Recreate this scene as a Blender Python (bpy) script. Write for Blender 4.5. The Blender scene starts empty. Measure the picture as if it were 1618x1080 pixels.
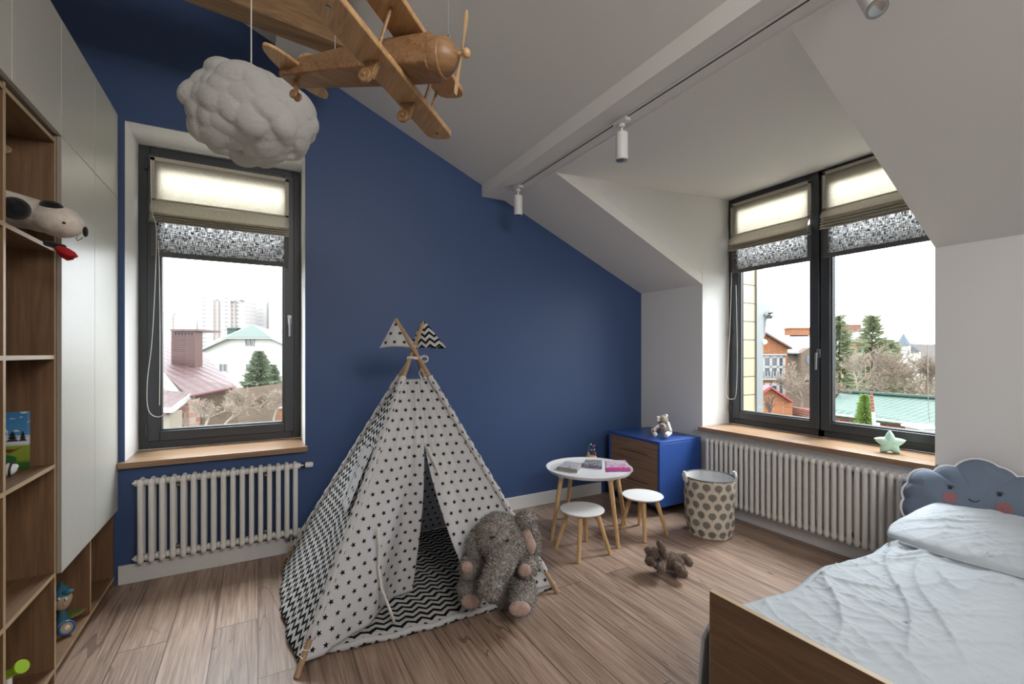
import bpy, bmesh, math, random
from mathutils import Vector, Matrix, Euler, noise
R = math.radians
sc = bpy.context.scene
# ------------------------------------------------------------------ camera, sky, lights, exposure
cam_d = bpy.data.cameras.new('camera'); cam = bpy.data.objects.new('camera', cam_d); sc.collection.objects.link(cam)
FPX, CX, HY, EYE, YAW = 722.0, 809.0, 558.0, 1.4, 29.05
cam_d.sensor_width = 36.0; cam_d.lens = 36.0 * FPX / 1618.0; cam_d.shift_y = (HY - 540.0) / 1618.0
cam_d.clip_start = 0.05; cam_d.clip_end = 900
cam.location = (0, 0, EYE); cam.rotation_euler = (R(90), 0, R(-YAW)); sc.camera = cam
world = bpy.data.worlds.new('overcast_sky'); sc.world = world; world.use_nodes = True
wb = world.node_tree.nodes['Background']; wb.inputs[0].default_value = (0.93, 0.965, 1.0, 1); wb.inputs[1].default_value = 5.3
sc.view_settings.view_transform = 'Standard'; sc.view_settings.look = 'None'
sc.view_settings.gamma = 1; sc.view_settings.use_curve_mapping = False; sc.view_settings.exposure = 0.42
sc.cycles.diffuse_bounces = 6; sc.cycles.max_bounces = 12; sc.cycles.transparent_max_bounces = 12
def area_light(name, loc, target, sx, sy, power, col):
    l = bpy.data.lights.new(name, 'AREA'); l.shape = 'RECTANGLE'; l.size = sx; l.size_y = sy; l.energy = power; l.color = col
    o = bpy.data.objects.new(name, l); sc.collection.objects.link(o); o.location = loc
    o.rotation_euler = (Vector(target) - Vector(loc)).to_track_quat('-Z', 'Y').to_euler(); return o
LIGHTS = []
# unseen soft fill light added behind the camera to lift the room
area_light('rear_fill_light', (1.3, -1.3, 2.9), (1.3, 2.2, 1.0), 2.2, 0.9, 75, (1.0, 0.95, 0.9))
# area lights added outside, out of view above each window, boosting the daylight
area_light('window_fill_left', (-.2, 5.3, 3.6), (0.1, 3.2, 1.2), 1.6, 1.4, 190, (.94, .97, 1.0))
area_light('window_fill_right', (5.3, 2.0, 3.7), (2.6, 1.9, 1.0), 1.4, 1.9, 360, (.94, .97, 1.0))

# ------------------------------------------------------------------ measuring helpers (a view ray meets a known plane)
_s, _c = math.sin(R(YAW)), math.cos(R(YAW))
def ray(px, py):
    a = (px - CX) / FPX
    return Vector((_s + a * _c, _c - a * _s, (HY - py) / FPX))
EY = Vector((0, 0, EYE))
def W(px, py, d): return EY + ray(px, py) * d
def onX(px, py, X): r = ray(px, py); return EY + r * (X / r.x)
def onY(px, py, Y): r = ray(px, py); return EY + r * (Y / r.y)
def onZ(px, py, Z=0.0): r = ray(px, py); return EY + r * ((Z - EYE) / r.z)
def depth(x, y): return x * _s + y * _c

# ------------------------------------------------------------------ mesh helpers
class MB:
    def __init__(s, T=None): s.v = []; s.f = []; s.m = []; s.T = T; s.uv = None
    def add(s, vs, fs, m=0):
        o = len(s.v); s.v += [Vector(v) for v in vs]
        for f in fs: s.f.append([i + o for i in f]); s.m.append(m)
        return s
    def box(s, x0, x1, y0, y1, z0, z1, m=0):
        return s.add([(x0,y0,z0),(x1,y0,z0),(x1,y1,z0),(x0,y1,z0),(x0,y0,z1),(x1,y0,z1),(x1,y1,z1),(x0,y1,z1)],
                     [(0,3,2,1),(4,5,6,7),(0,1,5,4),(1,2,6,5),(2,3,7,6),(3,0,4,7)], m)
    def cone(s, p0, p1, r0, r1, n=16, m=0, cap=True):
        p0, p1 = Vector(p0), Vector(p1); q = (p1 - p0).to_track_quat('Z', 'Y')
        vs = []
        for p, r in ((p0, r0), (p1, r1)):
            for i in range(n):
                a = 2 * math.pi * i / n; vs.append(p + q @ Vector((math.cos(a) * r, math.sin(a) * r, 0)))
        fs = [(i, (i + 1) % n, n + (i + 1) % n, n + i) for i in range(n)]
        if cap: fs += [tuple(reversed(range(n))), tuple(range(n, 2 * n))]
        return s.add(vs, fs, m)
    def tube(s, pts, r, n=8, m=0, closed=False):
        pts = [Vector(p) for p in pts]; K = len(pts); rr = r if isinstance(r, (list, tuple)) else [r] * K
        vs = []; prev = None
        for k, p in enumerate(pts):
            t = (pts[(k + 1) % K] - pts[k - 1]) if closed else (pts[min(k + 1, K - 1)] - pts[max(k - 1, 0)])
            t.normalize()
            if prev is None:
                up = Vector((0, 0, 1)) if abs(t.z) < .9 else Vector((1, 0, 0)); a = t.cross(up).normalized()
            else: a = (prev - t * prev.dot(t)).normalized()
            prev = a; b = t.cross(a)
            for i in range(n):
                th = 2 * math.pi * i / n; vs.append(p + (a * math.cos(th) + b * math.sin(th)) * rr[k])
        fs = []
        for k in range(K if closed else K - 1):
            k2 = (k + 1) % K
            for i in range(n): fs.append((k * n + i, k * n + (i + 1) % n, k2 * n + (i + 1) % n, k2 * n + i))
        if not closed: fs += [tuple(reversed(range(n))), tuple((K - 1) * n + i for i in range(n))]
        return s.add(vs, fs, m)
    def ell(s, c, r, rot=None, seg=20, rings=12, m=0, fn=None):
        c = Vector(c); r = Vector((r, r, r)) if isinstance(r, (int, float)) else Vector(r)
        Mx = rot.to_matrix() if rot is not None and not isinstance(rot, Matrix) else (rot or Matrix.Identity(3))
        vs = []
        for j in range(1, rings):
            ph = math.pi * j / rings
            for i in range(seg):
                th = 2 * math.pi * i / seg
                d = Vector((math.sin(ph) * math.cos(th), math.sin(ph) * math.sin(th), math.cos(ph)))
                k = fn(d) if fn else 1.0
                vs.append(c + Mx @ Vector((d.x * r.x * k, d.y * r.y * k, d.z * r.z * k)))
        t = len(vs); vs.append(c + Mx @ Vector((0, 0, r.z))); vs.append(c + Mx @ Vector((0, 0, -r.z)))
        fs = []
        for j in range(rings - 2):
            for i in range(seg): fs.append((j*seg+i, (j+1)*seg+i, (j+1)*seg+(i+1)%seg, j*seg+(i+1)%seg))
        for i in range(seg):
            fs.append((t, i, (i + 1) % seg)); b = (rings - 2) * seg; fs.append((t + 1, b + (i + 1) % seg, b + i))
        return s.add(vs, fs, m)
    def lathe(s, prof, c=(0,0,0), n=32, m=0):
        c = Vector(c); vs = []
        for (r, z) in prof:
            for i in range(n): a = 2*math.pi*i/n; vs.append(c + Vector((r*math.cos(a), r*math.sin(a), z)))
        K = len(prof); fs = []
        for k in range(K - 1):
            for i in range(n): fs.append((k*n+i, k*n+(i+1)%n, (k+1)*n+(i+1)%n, (k+1)*n+i))
        fs += [tuple(reversed(range(n))), tuple((K-1)*n+i for i in range(n))]
        return s.add(vs, fs, m)
    def prism(s, poly, off, m=0):          # planar polygon (3-D points) pushed along a vector
        off = Vector(off); n = len(poly); vs = [Vector(p) for p in poly] + [Vector(p) + off for p in poly]
        fs = [tuple(range(n)), tuple(reversed(range(n, 2*n)))] + [(i, i+n, (i+1)%n+n, (i+1)%n) for i in range(n)]
        return s.add(vs, fs, m)
    def build(s, name, mats, parent=None, smooth=True, bevel=0, ang=35, fix=True):
        me = bpy.data.meshes.new(name)
        vs = [s.T(v) if s.T else v for v in s.v]
        if parent is not None:
            pw = parent.get('_w'); pw = Vector(pw) if pw is not None else Vector((0,0,0)); vs = [Vector(v) - pw for v in vs]
        me.from_pydata([tuple(v) for v in vs], [], s.f)
        if s.uv:
            uvl = me.uv_layers.new(name='UVMap')
            for lo in me.loops: uvl.data[lo.index].uv = s.uv[lo.vertex_index]
        mats = mats if isinstance(mats, (list, tuple)) else [mats]
        for mt in mats: me.materials.append(mt)
        for p, mi in zip(me.polygons, s.m): p.material_index = mi
        if fix:
            bm = bmesh.new(); bm.from_mesh(me); bmesh.ops.recalc_face_normals(bm, faces=bm.faces); bm.to_mesh(me); bm.free()
        if smooth:
            me.polygons.foreach_set('use_smooth', [True] * len(me.polygons)); me.set_sharp_from_angle(angle=R(ang))
        o = bpy.data.objects.new(name, me); sc.collection.objects.link(o)
        if parent is not None:
            o.parent = parent
            if parent.get('_w') is not None: o['_w'] = parent['_w']
        if bevel:
            b = o.modifiers.new('bevel', 'BEVEL'); b.width = bevel; b.segments = 2; b.limit_method = 'ANGLE'; b.angle_limit = R(40)
        return o
def tag(o, label=None, cat=None, group=None, kind=None):
    if label: o['label'] = label
    if cat: o['category'] = cat
    if group: o['group'] = group
    if kind: o['kind'] = kind
    return o
def thing(name, label, cat, loc=(0,0,0), group=None):
    o = bpy.data.objects.new(name, None); sc.collection.objects.link(o); o.location = loc; o['_w'] = tuple(loc)
    o.empty_display_size = .1
    return tag(o, label, cat, group)
def struct(o): o['kind'] = 'structure'; return o
def copy_tree(o, parent=None):
    c = o.copy(); sc.collection.objects.link(c)
    if parent is not None: c.parent = parent
    for ch in list(o.children): copy_tree(ch, c)
    return c
def blob(name, elems, mat, parent, voxel=.006, smooth=6, fur=None, seed=1):
    """elems: ('e', centre, radii, rot) ellipsoids or ('c', p0, p1, r0, r1) tapered limbs, fused to one skin; fur=(count,len,width)"""
    b = MB()
    for e in elems:
        if e[0] == 'e': b.ell(e[1], e[2], e[3] if len(e) > 3 else None, 16, 10)
        else:
            p0, p1 = Vector(e[1]), Vector(e[2])
            n = max(3, int((p1 - p0).length / (min(e[3], e[4]) * .45)) + 1)
            for i in range(n + 1): t = i / n; b.ell(p0.lerp(p1, t), e[3] * (1 - t) + e[4] * t, None, 12, 8)
    o = b.build(name, mat, parent, smooth=True)
    m = o.modifiers.new('r', 'REMESH'); m.mode = 'VOXEL'; m.voxel_size = voxel
    s = o.modifiers.new('s', 'SMOOTH'); s.iterations = smooth; s.factor = .5
    dg = bpy.context.evaluated_depsgraph_get(); ev = o.evaluated_get(dg); me = bpy.data.meshes.new_from_object(ev)
    o.modifiers.clear(); old = o.data; o.data = me; bpy.data.meshes.remove(old)
    if not me.materials: me.materials.append(mat)
    if fur: furify(o, *fur, seed=seed)
    o.data.polygons.foreach_set('use_smooth', [True] * len(o.data.polygons))
    return o
def furify(o, count, ln, wd, seed=1, lean=.6):
    rnd = random.Random(seed); me = o.data; me.calc_loop_triangles(); tris = me.loop_triangles
    ws = [t.area for t in tris]; vs = [v.co.copy() for v in me.vertices]; fs = [list(p.vertices) for p in me.polygons]; base = len(vs)
    for t in rnd.choices(range(len(tris)), ws, k=count):
        t = tris[t]; a, b_, c = (me.vertices[i].co for i in t.vertices); u, v = rnd.random(), rnd.random()
        if u + v > 1: u, v = 1 - u, 1 - v
        p = a + (b_ - a) * u + (c - a) * v; n = t.normal
        d = (n + Vector((rnd.uniform(-1,1), rnd.uniform(-1,1), rnd.uniform(-1.2,.6))) * lean).normalized()
        x = d.orthogonal().normalized(); y = d.cross(x); L = ln * rnd.uniform(.6, 1.2); i0 = len(vs); p = p - n * wd * .3
        curl = Vector((rnd.uniform(-1,1), rnd.uniform(-1,1), rnd.uniform(-1,1))) * L * .45
        for k in range(3):
            an = 2.0944 * k; vs.append(p + (x * math.cos(an) + y * math.sin(an)) * wd)
        for k in range(3):
            an = 2.0944 * k + .5; vs.append(p + d * L * .6 + curl * .3 + (x * math.cos(an) + y * math.sin(an)) * wd * .75)
        vs.append(p + d * L + curl)
        for k in range(3): k2 = (k + 1) % 3; fs.append([i0+k, i0+k2, i0+3+k2, i0+3+k]); fs.append([i0+3+k, i0+3+k2, i0+6])
    nm = bpy.data.meshes.new(me.name); nm.from_pydata([tuple(v) for v in vs], [], fs)
    for mt in me.materials: nm.materials.append(mt)
    o.data = nm
def puff(outline, T, n=10, c=(0,0), flat_back=False):
    """inflated cushion over a star-shaped 2-D outline: returns points (x, y, h), faces"""
    cx_, cy_ = c; K = len(outline); vs = []; fs = []
    for side in (1, -1):
        o = len(vs); vs.append((cx_, cy_, side * T))
        for k in range(1, n + 1):
            s_ = k / n
            for (x, y) in outline:
                h = T * math.sqrt(max(0, 1 - s_ ** 2.6)); vs.append((cx_ + (x-cx_)*s_, cy_ + (y-cy_)*s_, side * h))
        for i in range(K): fs.append((o, o+1+i, o+1+(i+1)%K))
        for k in range(n - 1):
            for i in range(K): a = o+1+k*K; fs.append((a+i, a+K+i, a+K+(i+1)%K, a+(i+1)%K))
    return vs, fs
# ------------------------------------------------------------------ materials
class G:
    """small node-graph helper"""
    def __init__(s, name, col=(.5,.5,.5), rough=.6, spec=.5, metal=0, trans=0):
        s.mat = bpy.data.materials.new(name); s.mat.use_nodes = True; s.nt = s.mat.node_tree; s.b = s.nt.nodes['Principled BSDF']
        s.set('Base Color', (*col, 1)); s.set('Roughness', rough); s.set('Specular IOR Level', spec); s.set('Metallic', metal); s._tc = None
    def set(s, k, v): s.b.inputs[k].default_value = v
    def n(s, t, **kw):
        nd = s.nt.nodes.new(t)
        for k, v in kw.items():
            if hasattr(nd, k): setattr(nd, k, v)
            else: s.inp(nd, k.replace('_', ' '), v)
        return nd
    def inp(s, nd, k, v):
        i = nd.inputs[k]
        if hasattr(v, 'is_output'): s.nt.links.new(v, i)
        else: i.default_value = v
    def tc(s, kind='Object'):
        if s._tc is None: s._tc = s.nt.nodes.new('ShaderNodeTexCoord')
        return s._tc.outputs[kind]
    def m(s, op, a, b=0.0, c=None):
        nd = s.nt.nodes.new('ShaderNodeMath'); nd.operation = op; s.inp(nd, 0, a); s.inp(nd, 1, b)
        if c is not None: s.inp(nd, 2, c)
        return nd.outputs[0]
    def map(s, vec, scale=(1,1,1), rot=(0,0,0), loc=(0,0,0)):
        nd = s.n('ShaderNodeMapping'); s.inp(nd, 'Vector', vec); s.inp(nd, 'Scale', scale); s.inp(nd, 'Rotation', rot); s.inp(nd, 'Location', loc); return nd.outputs[0]
    def noise(s, vec, scale, detail=4, rough=.5, dist=0):
        nd = s.n('ShaderNodeTexNoise'); s.inp(nd, 'Vector', vec); s.inp(nd, 'Scale', scale); s.inp(nd, 'Detail', detail); s.inp(nd, 'Roughness', rough); s.inp(nd, 'Distortion', dist); return nd.outputs[0]
    def ramp(s, fac, stops):
        nd = s.n('ShaderNodeValToRGB'); s.inp(nd, 'Fac', fac); e = nd.color_ramp.elements
        while len(e) > len(stops): e.remove(e[-1])
        while len(e) < len(stops): e.new(.5)
        for el, (p, c) in zip(e, stops): el.position = p; el.color = (*c, 1) if len(c) == 3 else c
        return nd.outputs[0]
    def mix(s, fac, a, b, mode='MIX'):
        nd = s.n('ShaderNodeMix'); nd.data_type = 'RGBA'; nd.blend_type = mode
        for i, v in ((0, fac), (6, a), (7, b)):
            if hasattr(v, 'is_output'): s.nt.links.new(v, nd.inputs[i])
            else: nd.inputs[i].default_value = (*v, 1) if isinstance(v, tuple) and len(v) == 3 else v
        return nd.outputs[2]
    def xyz(s, vec): nd = s.n('ShaderNodeSeparateXYZ'); s.inp(nd, 0, vec); return nd.outputs
    def comb(s, x, y, z=0.0):
        nd = s.n('ShaderNodeCombineXYZ'); s.inp(nd, 0, x); s.inp(nd, 1, y); s.inp(nd, 2, z); return nd.outputs[0]
    def col(s, sock): s.nt.links.new(sock, s.b.inputs['Base Color'])
    def bump(s, h, strength=.3, dist=.01):
        nd = s.n('ShaderNodeBump'); s.inp(nd, 'Strength', strength); s.inp(nd, 'Distance', dist); s.inp(nd, 'Height', h)
        s.nt.links.new(nd.outputs[0], s.b.inputs['Normal']); return s
    def translucent(s, fac, colsock=None, tint=(.8,.78,.72)):
        t = s.n('ShaderNodeBsdfTranslucent')
        if colsock is not None: s.nt.links.new(colsock, t.inputs[0])
        else: t.inputs[0].default_value = (*tint, 1)
        mx = s.n('ShaderNodeMixShader'); s.inp(mx, 0, fac); out = s.nt.nodes['Material Output']
        s.nt.links.new(s.b.outputs[0], mx.inputs[1]); s.nt.links.new(t.outputs[0], mx.inputs[2]); s.nt.links.new(mx.outputs[0], out.inputs[0]); return s
def plain(name, col, rough=.6, spec=.5, metal=0, bumpy=None):
    g = G(name, col, rough, spec, metal)
    nz = g.noise(g.tc(), 60 if bumpy is None else bumpy[0], 3)
    g.col(g.mix(nz, tuple(c * .94 for c in col), tuple(min(1, c * 1.05) for c in col)))
    if bumpy: g.bump(nz, bumpy[1], bumpy[2])
    return g.mat
def wood(name, c1, c2, axis=0, scale=1.0, rough=.45, grain=.25, spec=.4):
    g = G(name, c1, rough, spec); st = [26, 26, 26]; st[axis] = 1.6
    v = g.map(g.tc(), tuple(k * scale for k in st))
    n1 = g.noise(v, 1.0, 6, .6, 1.4); st2 = [90, 90, 90]; st2[axis] = 2.5
    n2 = g.noise(g.map(g.tc(), tuple(k * scale for k in st2)), 1.0, 3, .6)
    f = g.m('ADD', g.m('MULTIPLY', n1, .7), g.m('MULTIPLY', n2, .3))
    g.col(g.ramp(f, [(.32, c2), (.5, tuple((a + b) / 2 for a, b in zip(c1, c2))), (.68, c1)])); g.bump(f, grain, .002)
    return g.mat
M = {}
M['wall'] = plain('white_paint', (.74,.74,.735), .7, .3, bumpy=(400, .05, .001))
M['ceil'] = plain('ceiling_paint', (.76,.755,.74), .75, .3, bumpy=(400, .05, .001))
M['blue'] = plain('blue_wall_paint', (.044,.084,.200), .5, .4, bumpy=(350, .06, .001))
M['base'] = plain('white_skirting', (.66,.66,.66), .4)
M['cream'] = plain('cream_lacquer', (.55,.545,.495), .38, .4)
M['cream_edge'] = plain('taupe_edge', (.30,.27,.24), .45)
M['frame'] = plain('anthracite_frame', (.040,.046,.054), .38, .5)
M['seal'] = plain('black_rubber', (.012,.012,.013), .5)
M['alu'] = plain('brushed_metal', (.33,.33,.34), .35, .5, 1)
M['white_plastic'] = plain('white_plastic', (.72,.72,.72), .35)
M['white_metal'] = plain('white_enamel', (.72,.71,.68), .32, .5)
M['steel'] = plain('steel', (.4,.4,.4), .35, .5, 1)
M['black'] = plain('black_plastic', (.015,.015,.015), .45)
M['white_cord'] = plain('white_cord', (.75,.74,.7), .7)
M['oak_y'] = wood('brown_oak_y', (.235,.135,.070), (.120,.064,.034), 1, rough=.5)
M['oak_z'] = wood('brown_oak_z', (.235,.135,.070), (.120,.064,.034), 2, rough=.5)
M['oak_edge_z'] = wood('pale_oak_edge_z', (.50,.38,.23), (.38,.27,.15), 2)
M['oak_edge_y'] = wood('pale_oak_edge_y', (.50,.38,.23), (.38,.27,.15), 1)
M['sill_x'] = wood('sill_wood_x', (.36,.235,.145), (.20,.12,.068), 0, rough=.28)
M['sill_y'] = wood('sill_wood_y', (.36,.235,.145), (.20,.12,.068), 1, rough=.28)
M['bed_wood'] = wood('bed_walnut', (.185,.112,.062), (.095,.055,.030), 1, rough=.42)
M['leg_wood'] = wood('beech', (.60,.40,.20), (.46,.28,.13), 2, 1.5, rough=.4)
M['pine_x'] = wood('varnished_pine', (.38,.22,.105), (.17,.085,.038), 0, 1.6, rough=.38)
M['pine_y'] = wood('varnished_pine_y', (.60,.39,.20), (.33,.185,.085), 1, 1.6, rough=.38)
M['beam_wood'] = wood('rough_beam', (.34,.20,.095), (.15,.083,.04), 0, 1.0, rough=.6)
M['pole_wood'] = wood('tent_pole_wood', (.42,.285,.165), (.26,.165,.09), 2, 1.2, rough=.5)
M['dark_walnut'] = wood('drawer_walnut', (.33,.21,.14), (.17,.105,.068), 1, rough=.45)
M['cab_blue'] = plain('cobalt_lacquer', (.030,.085,.315), .35)
def floor_mat():
    g = G('oak_floor', rough=.42, spec=.4); p = g.tc(); x, y, z = g.xyz(p)[:3]
    br = g.n('ShaderNodeTexBrick'); br.offset = .37; br.offset_frequency = 2
    g.inp(br, 'Vector', g.comb(y, x)); g.inp(br, 'Color1', (0,0,0,1)); g.inp(br, 'Color2', (1,1,1,1)); g.inp(br, 'Mortar', (.5,.5,.5,1))
    for k, v in (('Scale', 1.0), ('Mortar Size', .003), ('Mortar Smooth', .2), ('Bias', 0.0), ('Brick Width', 1.38), ('Row Height', .193)): g.inp(br, k, v)
    rnd = br.outputs['Color']; ro = g.m('MULTIPLY', rnd, 37.0)
    v1 = g.comb(g.m('MULTIPLY', x, 14), g.m('ADD', g.m('MULTIPLY', y, 1.1), ro), ro)
    n1 = g.noise(v1, 1.0, 8, .62, 1.8)
    v2 = g.comb(g.m('MULTIPLY', x, 110), g.m('ADD', g.m('MULTIPLY', y, 2.4), ro), ro); n2 = g.noise(v2, 1.0, 4, .6, .4)
    v3 = g.comb(g.m('MULTIPLY', x, 34), g.m('ADD', g.m('MULTIPLY', y, 1.6), ro), ro); n3 = g.noise(v3, 1.0, 5, .6, .6)
    f = g.m('ADD', g.m('ADD', g.m('MULTIPLY', n1, .30), g.m('MULTIPLY', n2, .42)), g.m('MULTIPLY', n3, .28))
    c = g.ramp(f, [(.36, (.12,.073,.052)), (.45, (.245,.165,.122)), (.53, (.335,.238,.180)), (.64, (.46,.345,.275))])
    c = g.mix(.42, c, g.ramp(rnd, [(0, (.62,.60,.58)), (.5, (.95,.93,.92)), (1, (1.25,1.22,1.2))]), 'MULTIPLY')
    crack = g.ramp(g.noise(g.comb(g.m('MULTIPLY', x, 60), g.m('ADD', g.m('MULTIPLY', y, .9), ro), ro), 1.0, 5, .7, 1.5), [(.355, (1,1,1)), (.385, (0,0,0))])
    nl = g.noise(g.comb(g.m('MULTIPLY', x, 6.5), g.m('ADD', g.m('MULTIPLY', y, .55), ro), ro), 1.0, 2, .4, .5)
    ring = g.m('LESS_THAN', g.m('ABSOLUTE', g.m('SUBTRACT', g.m('FRACT', g.m('MULTIPLY', nl, 9.0)), .5)), .045)
    mask = g.ramp(g.noise(g.comb(g.m('MULTIPLY', x, 5), g.m('ADD', g.m('MULTIPLY', y, .8), ro), 4.0), 1.0, 2), [(.45, (0,0,0)), (.62, (1,1,1))])
    c = g.mix(g.m('MULTIPLY', g.m('MULTIPLY', ring, mask), .6), c, (.085,.052,.038))
    vo = g.n('ShaderNodeTexVoronoi'); g.inp(vo, 'Vector', g.comb(g.m('MULTIPLY', x, 2.6), g.m('MULTIPLY', y, 1.5))); g.inp(vo, 'Scale', 1.0)
    c = g.mix(g.m('MULTIPLY', g.m('LESS_THAN', vo.outputs['Distance'], .028), .8), c, (.045,.027,.02))
    c = g.mix(g.m('MULTIPLY', crack, .55), c, (.07,.042,.028))
    c = g.mix(g.m('MULTIPLY', br.outputs['Fac'], .75), c, (.06,.036,.026))
    g.col(c); g.bump(g.m('SUBTRACT', f, g.m('MULTIPLY', br.outputs['Fac'], .8)), .5, .004)
    return g.mat
M['floor'] = floor_mat()
def star_mask(g, u, v, cell=.05, Rr=.0115):
    k = .5
    row = g.m('FLOOR', g.m('DIVIDE', v, cell)); odd = g.m('MODULO', g.m('ABSOLUTE', row), 2.0)
    uu = g.m('ADD', g.m('DIVIDE', u, cell), g.m('MULTIPLY', odd, .5))
    cu = g.m('FLOOR', uu); fu = g.m('MULTIPLY', g.m('SUBTRACT', g.m('SUBTRACT', uu, cu), .5), cell)
    fv = g.m('MULTIPLY', g.m('SUBTRACT', g.m('FRACT', g.m('DIVIDE', v, cell)), .5), cell)
    jit = g.m('SINE', g.m('ADD', g.m('MULTIPLY', cu, 12.9), g.m('MULTIPLY', row, 78.2)))
    an = g.m('ADD', g.m('ARCTAN2', fu, fv), g.m('MULTIPLY', jit, .35))
    r = g.m('SQRT', g.m('ADD', g.m('MULTIPLY', fu, fu), g.m('MULTIPLY', fv, fv)))
    sec = 2 * math.pi / 5; ph = g.m('ABSOLUTE', g.m('SUBTRACT', g.m('MODULO', g.m('ADD', an, 20 * sec + sec / 2), sec), sec / 2))
    x, y = g.m('MULTIPLY', r, g.m('COSINE', ph)), g.m('MULTIPLY', r, g.m('SINE', ph))
    ri = Rr * .42; ix, iy = ri * math.cos(sec/2), ri * math.sin(sec/2); ex, ey = ix - Rr, iy
    cr = g.m('SUBTRACT', g.m('MULTIPLY', y, ex), g.m('MULTIPLY', g.m('SUBTRACT', x, Rr), ey))
    return g.m('GREATER_THAN', cr, 0.0)
def fabric_common(g, colr, tr=.42):
    g.col(colr); n = g.noise(g.tc(), 900, 2); n2 = g.noise(g.tc(), 14, 5, .6, .5)
    g.bump(g.m('ADD', g.m('MULTIPLY', n, .05), n2), .5, .018); g.translucent(tr, colr); return g.mat
def star_fabric(name='star_fabric', base=(.74,.745,.76), cell=.057):
    g = G(name, rough=.85, spec=.15); u, v, _ = g.xyz(g.tc('UV'))[:3]
    return fabric_common(g, g.mix(star_mask(g, u, v, cell, .0155), base, (.012,.012,.014)))
def chevron(name, per=.05, pitch=.045, amp=.024, base=(.72,.72,.71), flip=False):
    g = G(name, rough=.85, spec=.15); u, v, _ = g.xyz(g.tc('UV'))[:3]
    if flip: u, v = v, u
    tri = g.m('ABSOLUTE', g.m('SUBTRACT', g.m('MULTIPLY', g.m('FRACT', g.m('DIVIDE', u, per)), 2.0), 1.0))
    s = g.m('FRACT', g.m('DIVIDE', g.m('ADD', v, g.m('MULTIPLY', tri, amp)), pitch))
    return fabric_common(g, g.mix(g.m('LESS_THAN', s, .45), base, (.014,.014,.016)))
M['star'] = star_fabric(); M['chev'] = chevron('chevron_fabric', .058, .046, .030); M['chev_mat'] = chevron('chevron_mat', .075, .048, .026)
M['chev_flag'] = chevron('chevron_flag', .055, .042, .026)
M['canvas'] = plain('plain_canvas', (.66,.64,.60), .85, .2, bumpy=(500, .3, .002))
def plush(name, c1, c2, scale=120, rough=.9):
    g = G(name, c1, rough, .1); n = g.noise(g.tc(), scale, 4, .6); g.col(g.ramp(n, [(.35, c2), (.62, c1)])); g.bump(n, .5, .004)
    g.set('Sheen Weight', .25); return g.mat
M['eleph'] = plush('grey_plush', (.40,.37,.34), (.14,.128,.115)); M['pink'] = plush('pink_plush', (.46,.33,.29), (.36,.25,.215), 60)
M['bear'] = plush('brown_knit', (.20,.14,.105), (.06,.04,.03), 160); M['ribbon_blue'] = plain('navy_ribbon', (.03,.035,.06), .6)
M['dogcream'] = plush('cream_plush', (.70,.64,.56), (.58,.52,.45), 40); M['dogblack'] = plush('black_plush', (.02,.018,.02), (.008,.008,.009), 60)
M['red'] = plain('red_felt', (.45,.012,.02), .8); M['dogear'] = plush('white_plush', (.72,.69,.66), (.58,.55,.52), 90)
M['doggrey'] = plush('grey_beige_plush', (.42,.36,.31), (.26,.22,.19), 90)
def linen(name, c1, c2, sc_=700, tr=.5, holes=0.0):
    g = G(name, c1, .9, .1); x, y, z = g.xyz(g.tc())[:3]
    a = g.noise(g.comb(g.m('MULTIPLY', g.m('ADD', x, y), sc_ * .12), g.m('MULTIPLY', z, sc_ * 1.0)), 1.0, 3, .7)
    b = g.noise(g.comb(g.m('MULTIPLY', g.m('ADD', x, y), sc_ * 1.0), g.m('MULTIPLY', z, sc_ * .12)), 1.0, 3, .7)
    f = g.m('MULTIPLY', g.m('ADD', a, b), .5); c = g.ramp(f, [(.44, c2), (.56, c1)]); g.col(c); g.bump(f, .3, .002); g.translucent(tr, c)
    return g.mat
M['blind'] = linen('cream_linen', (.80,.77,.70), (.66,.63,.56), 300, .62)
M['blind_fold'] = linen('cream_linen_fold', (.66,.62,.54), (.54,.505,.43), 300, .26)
M['burlap'] = linen('grey_burlap', (.62,.62,.62), (.02,.02,.022), 230, .72)
M['burlap_hem'] = plain('grey_hem', (.11,.11,.11), .85)
def glass():
    g = G('window_glass'); nt = g.nt; t = g.n('ShaderNodeBsdfTransparent'); t.inputs[0].default_value = (.97,.98,.98,1)
    gl = g.n('ShaderNodeBsdfGlossy'); gl.inputs['Roughness'].default_value = .02; mx = g.n('ShaderNodeMixShader'); mx.inputs[0].default_value = .04
    nt.links.new(t.outputs[0], mx.inputs[1]); nt.links.new(gl.outputs[0], mx.inputs[2]); nt.links.new(mx.outputs[0], nt.nodes['Material Output'].inputs[0]); return g.mat
M['glass'] = glass()
def bedcloth():
    g = G('blue_grey_cotton', rough=.75, spec=.25); p = g.tc(); n = g.noise(p, 9, 6, .6, .8)
    vo = g.n('ShaderNodeTexVoronoi'); g.inp(vo, 'Vector', g.map(p, (1,1,.2))); g.inp(vo, 'Scale', 5.5); g.inp(vo, 'Randomness', .6)
    pr = g.m('MULTIPLY', g.m('LESS_THAN', vo.outputs['Distance'], .085), g.m('GREATER_THAN', g.noise(p, 160, 2), .56))
    c = g.mix(n, (.43,.485,.535), (.50,.555,.60)); c = g.mix(g.m('MULTIPLY', pr, .85), c, (.09,.09,.10)); g.col(c)
    g.bump(g.m('ADD', n, g.m('MULTIPLY', g.noise(p, 45, 3, .6, 1.5), .25)), .4, .012); return g.mat
M['bedcloth'] = bedcloth(); M['cushion'] = plain('blue_grey_cushion', (.16,.205,.28), .85, .15, bumpy=(300, .3, .002)); M['piping'] = plain('white_piping', (.8,.82,.85), .7)
M['cheek'] = plain('coral_print', (.30,.13,.14), .85); M['ink'] = plain('dark_print', (.02,.02,.03), .8)
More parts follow.
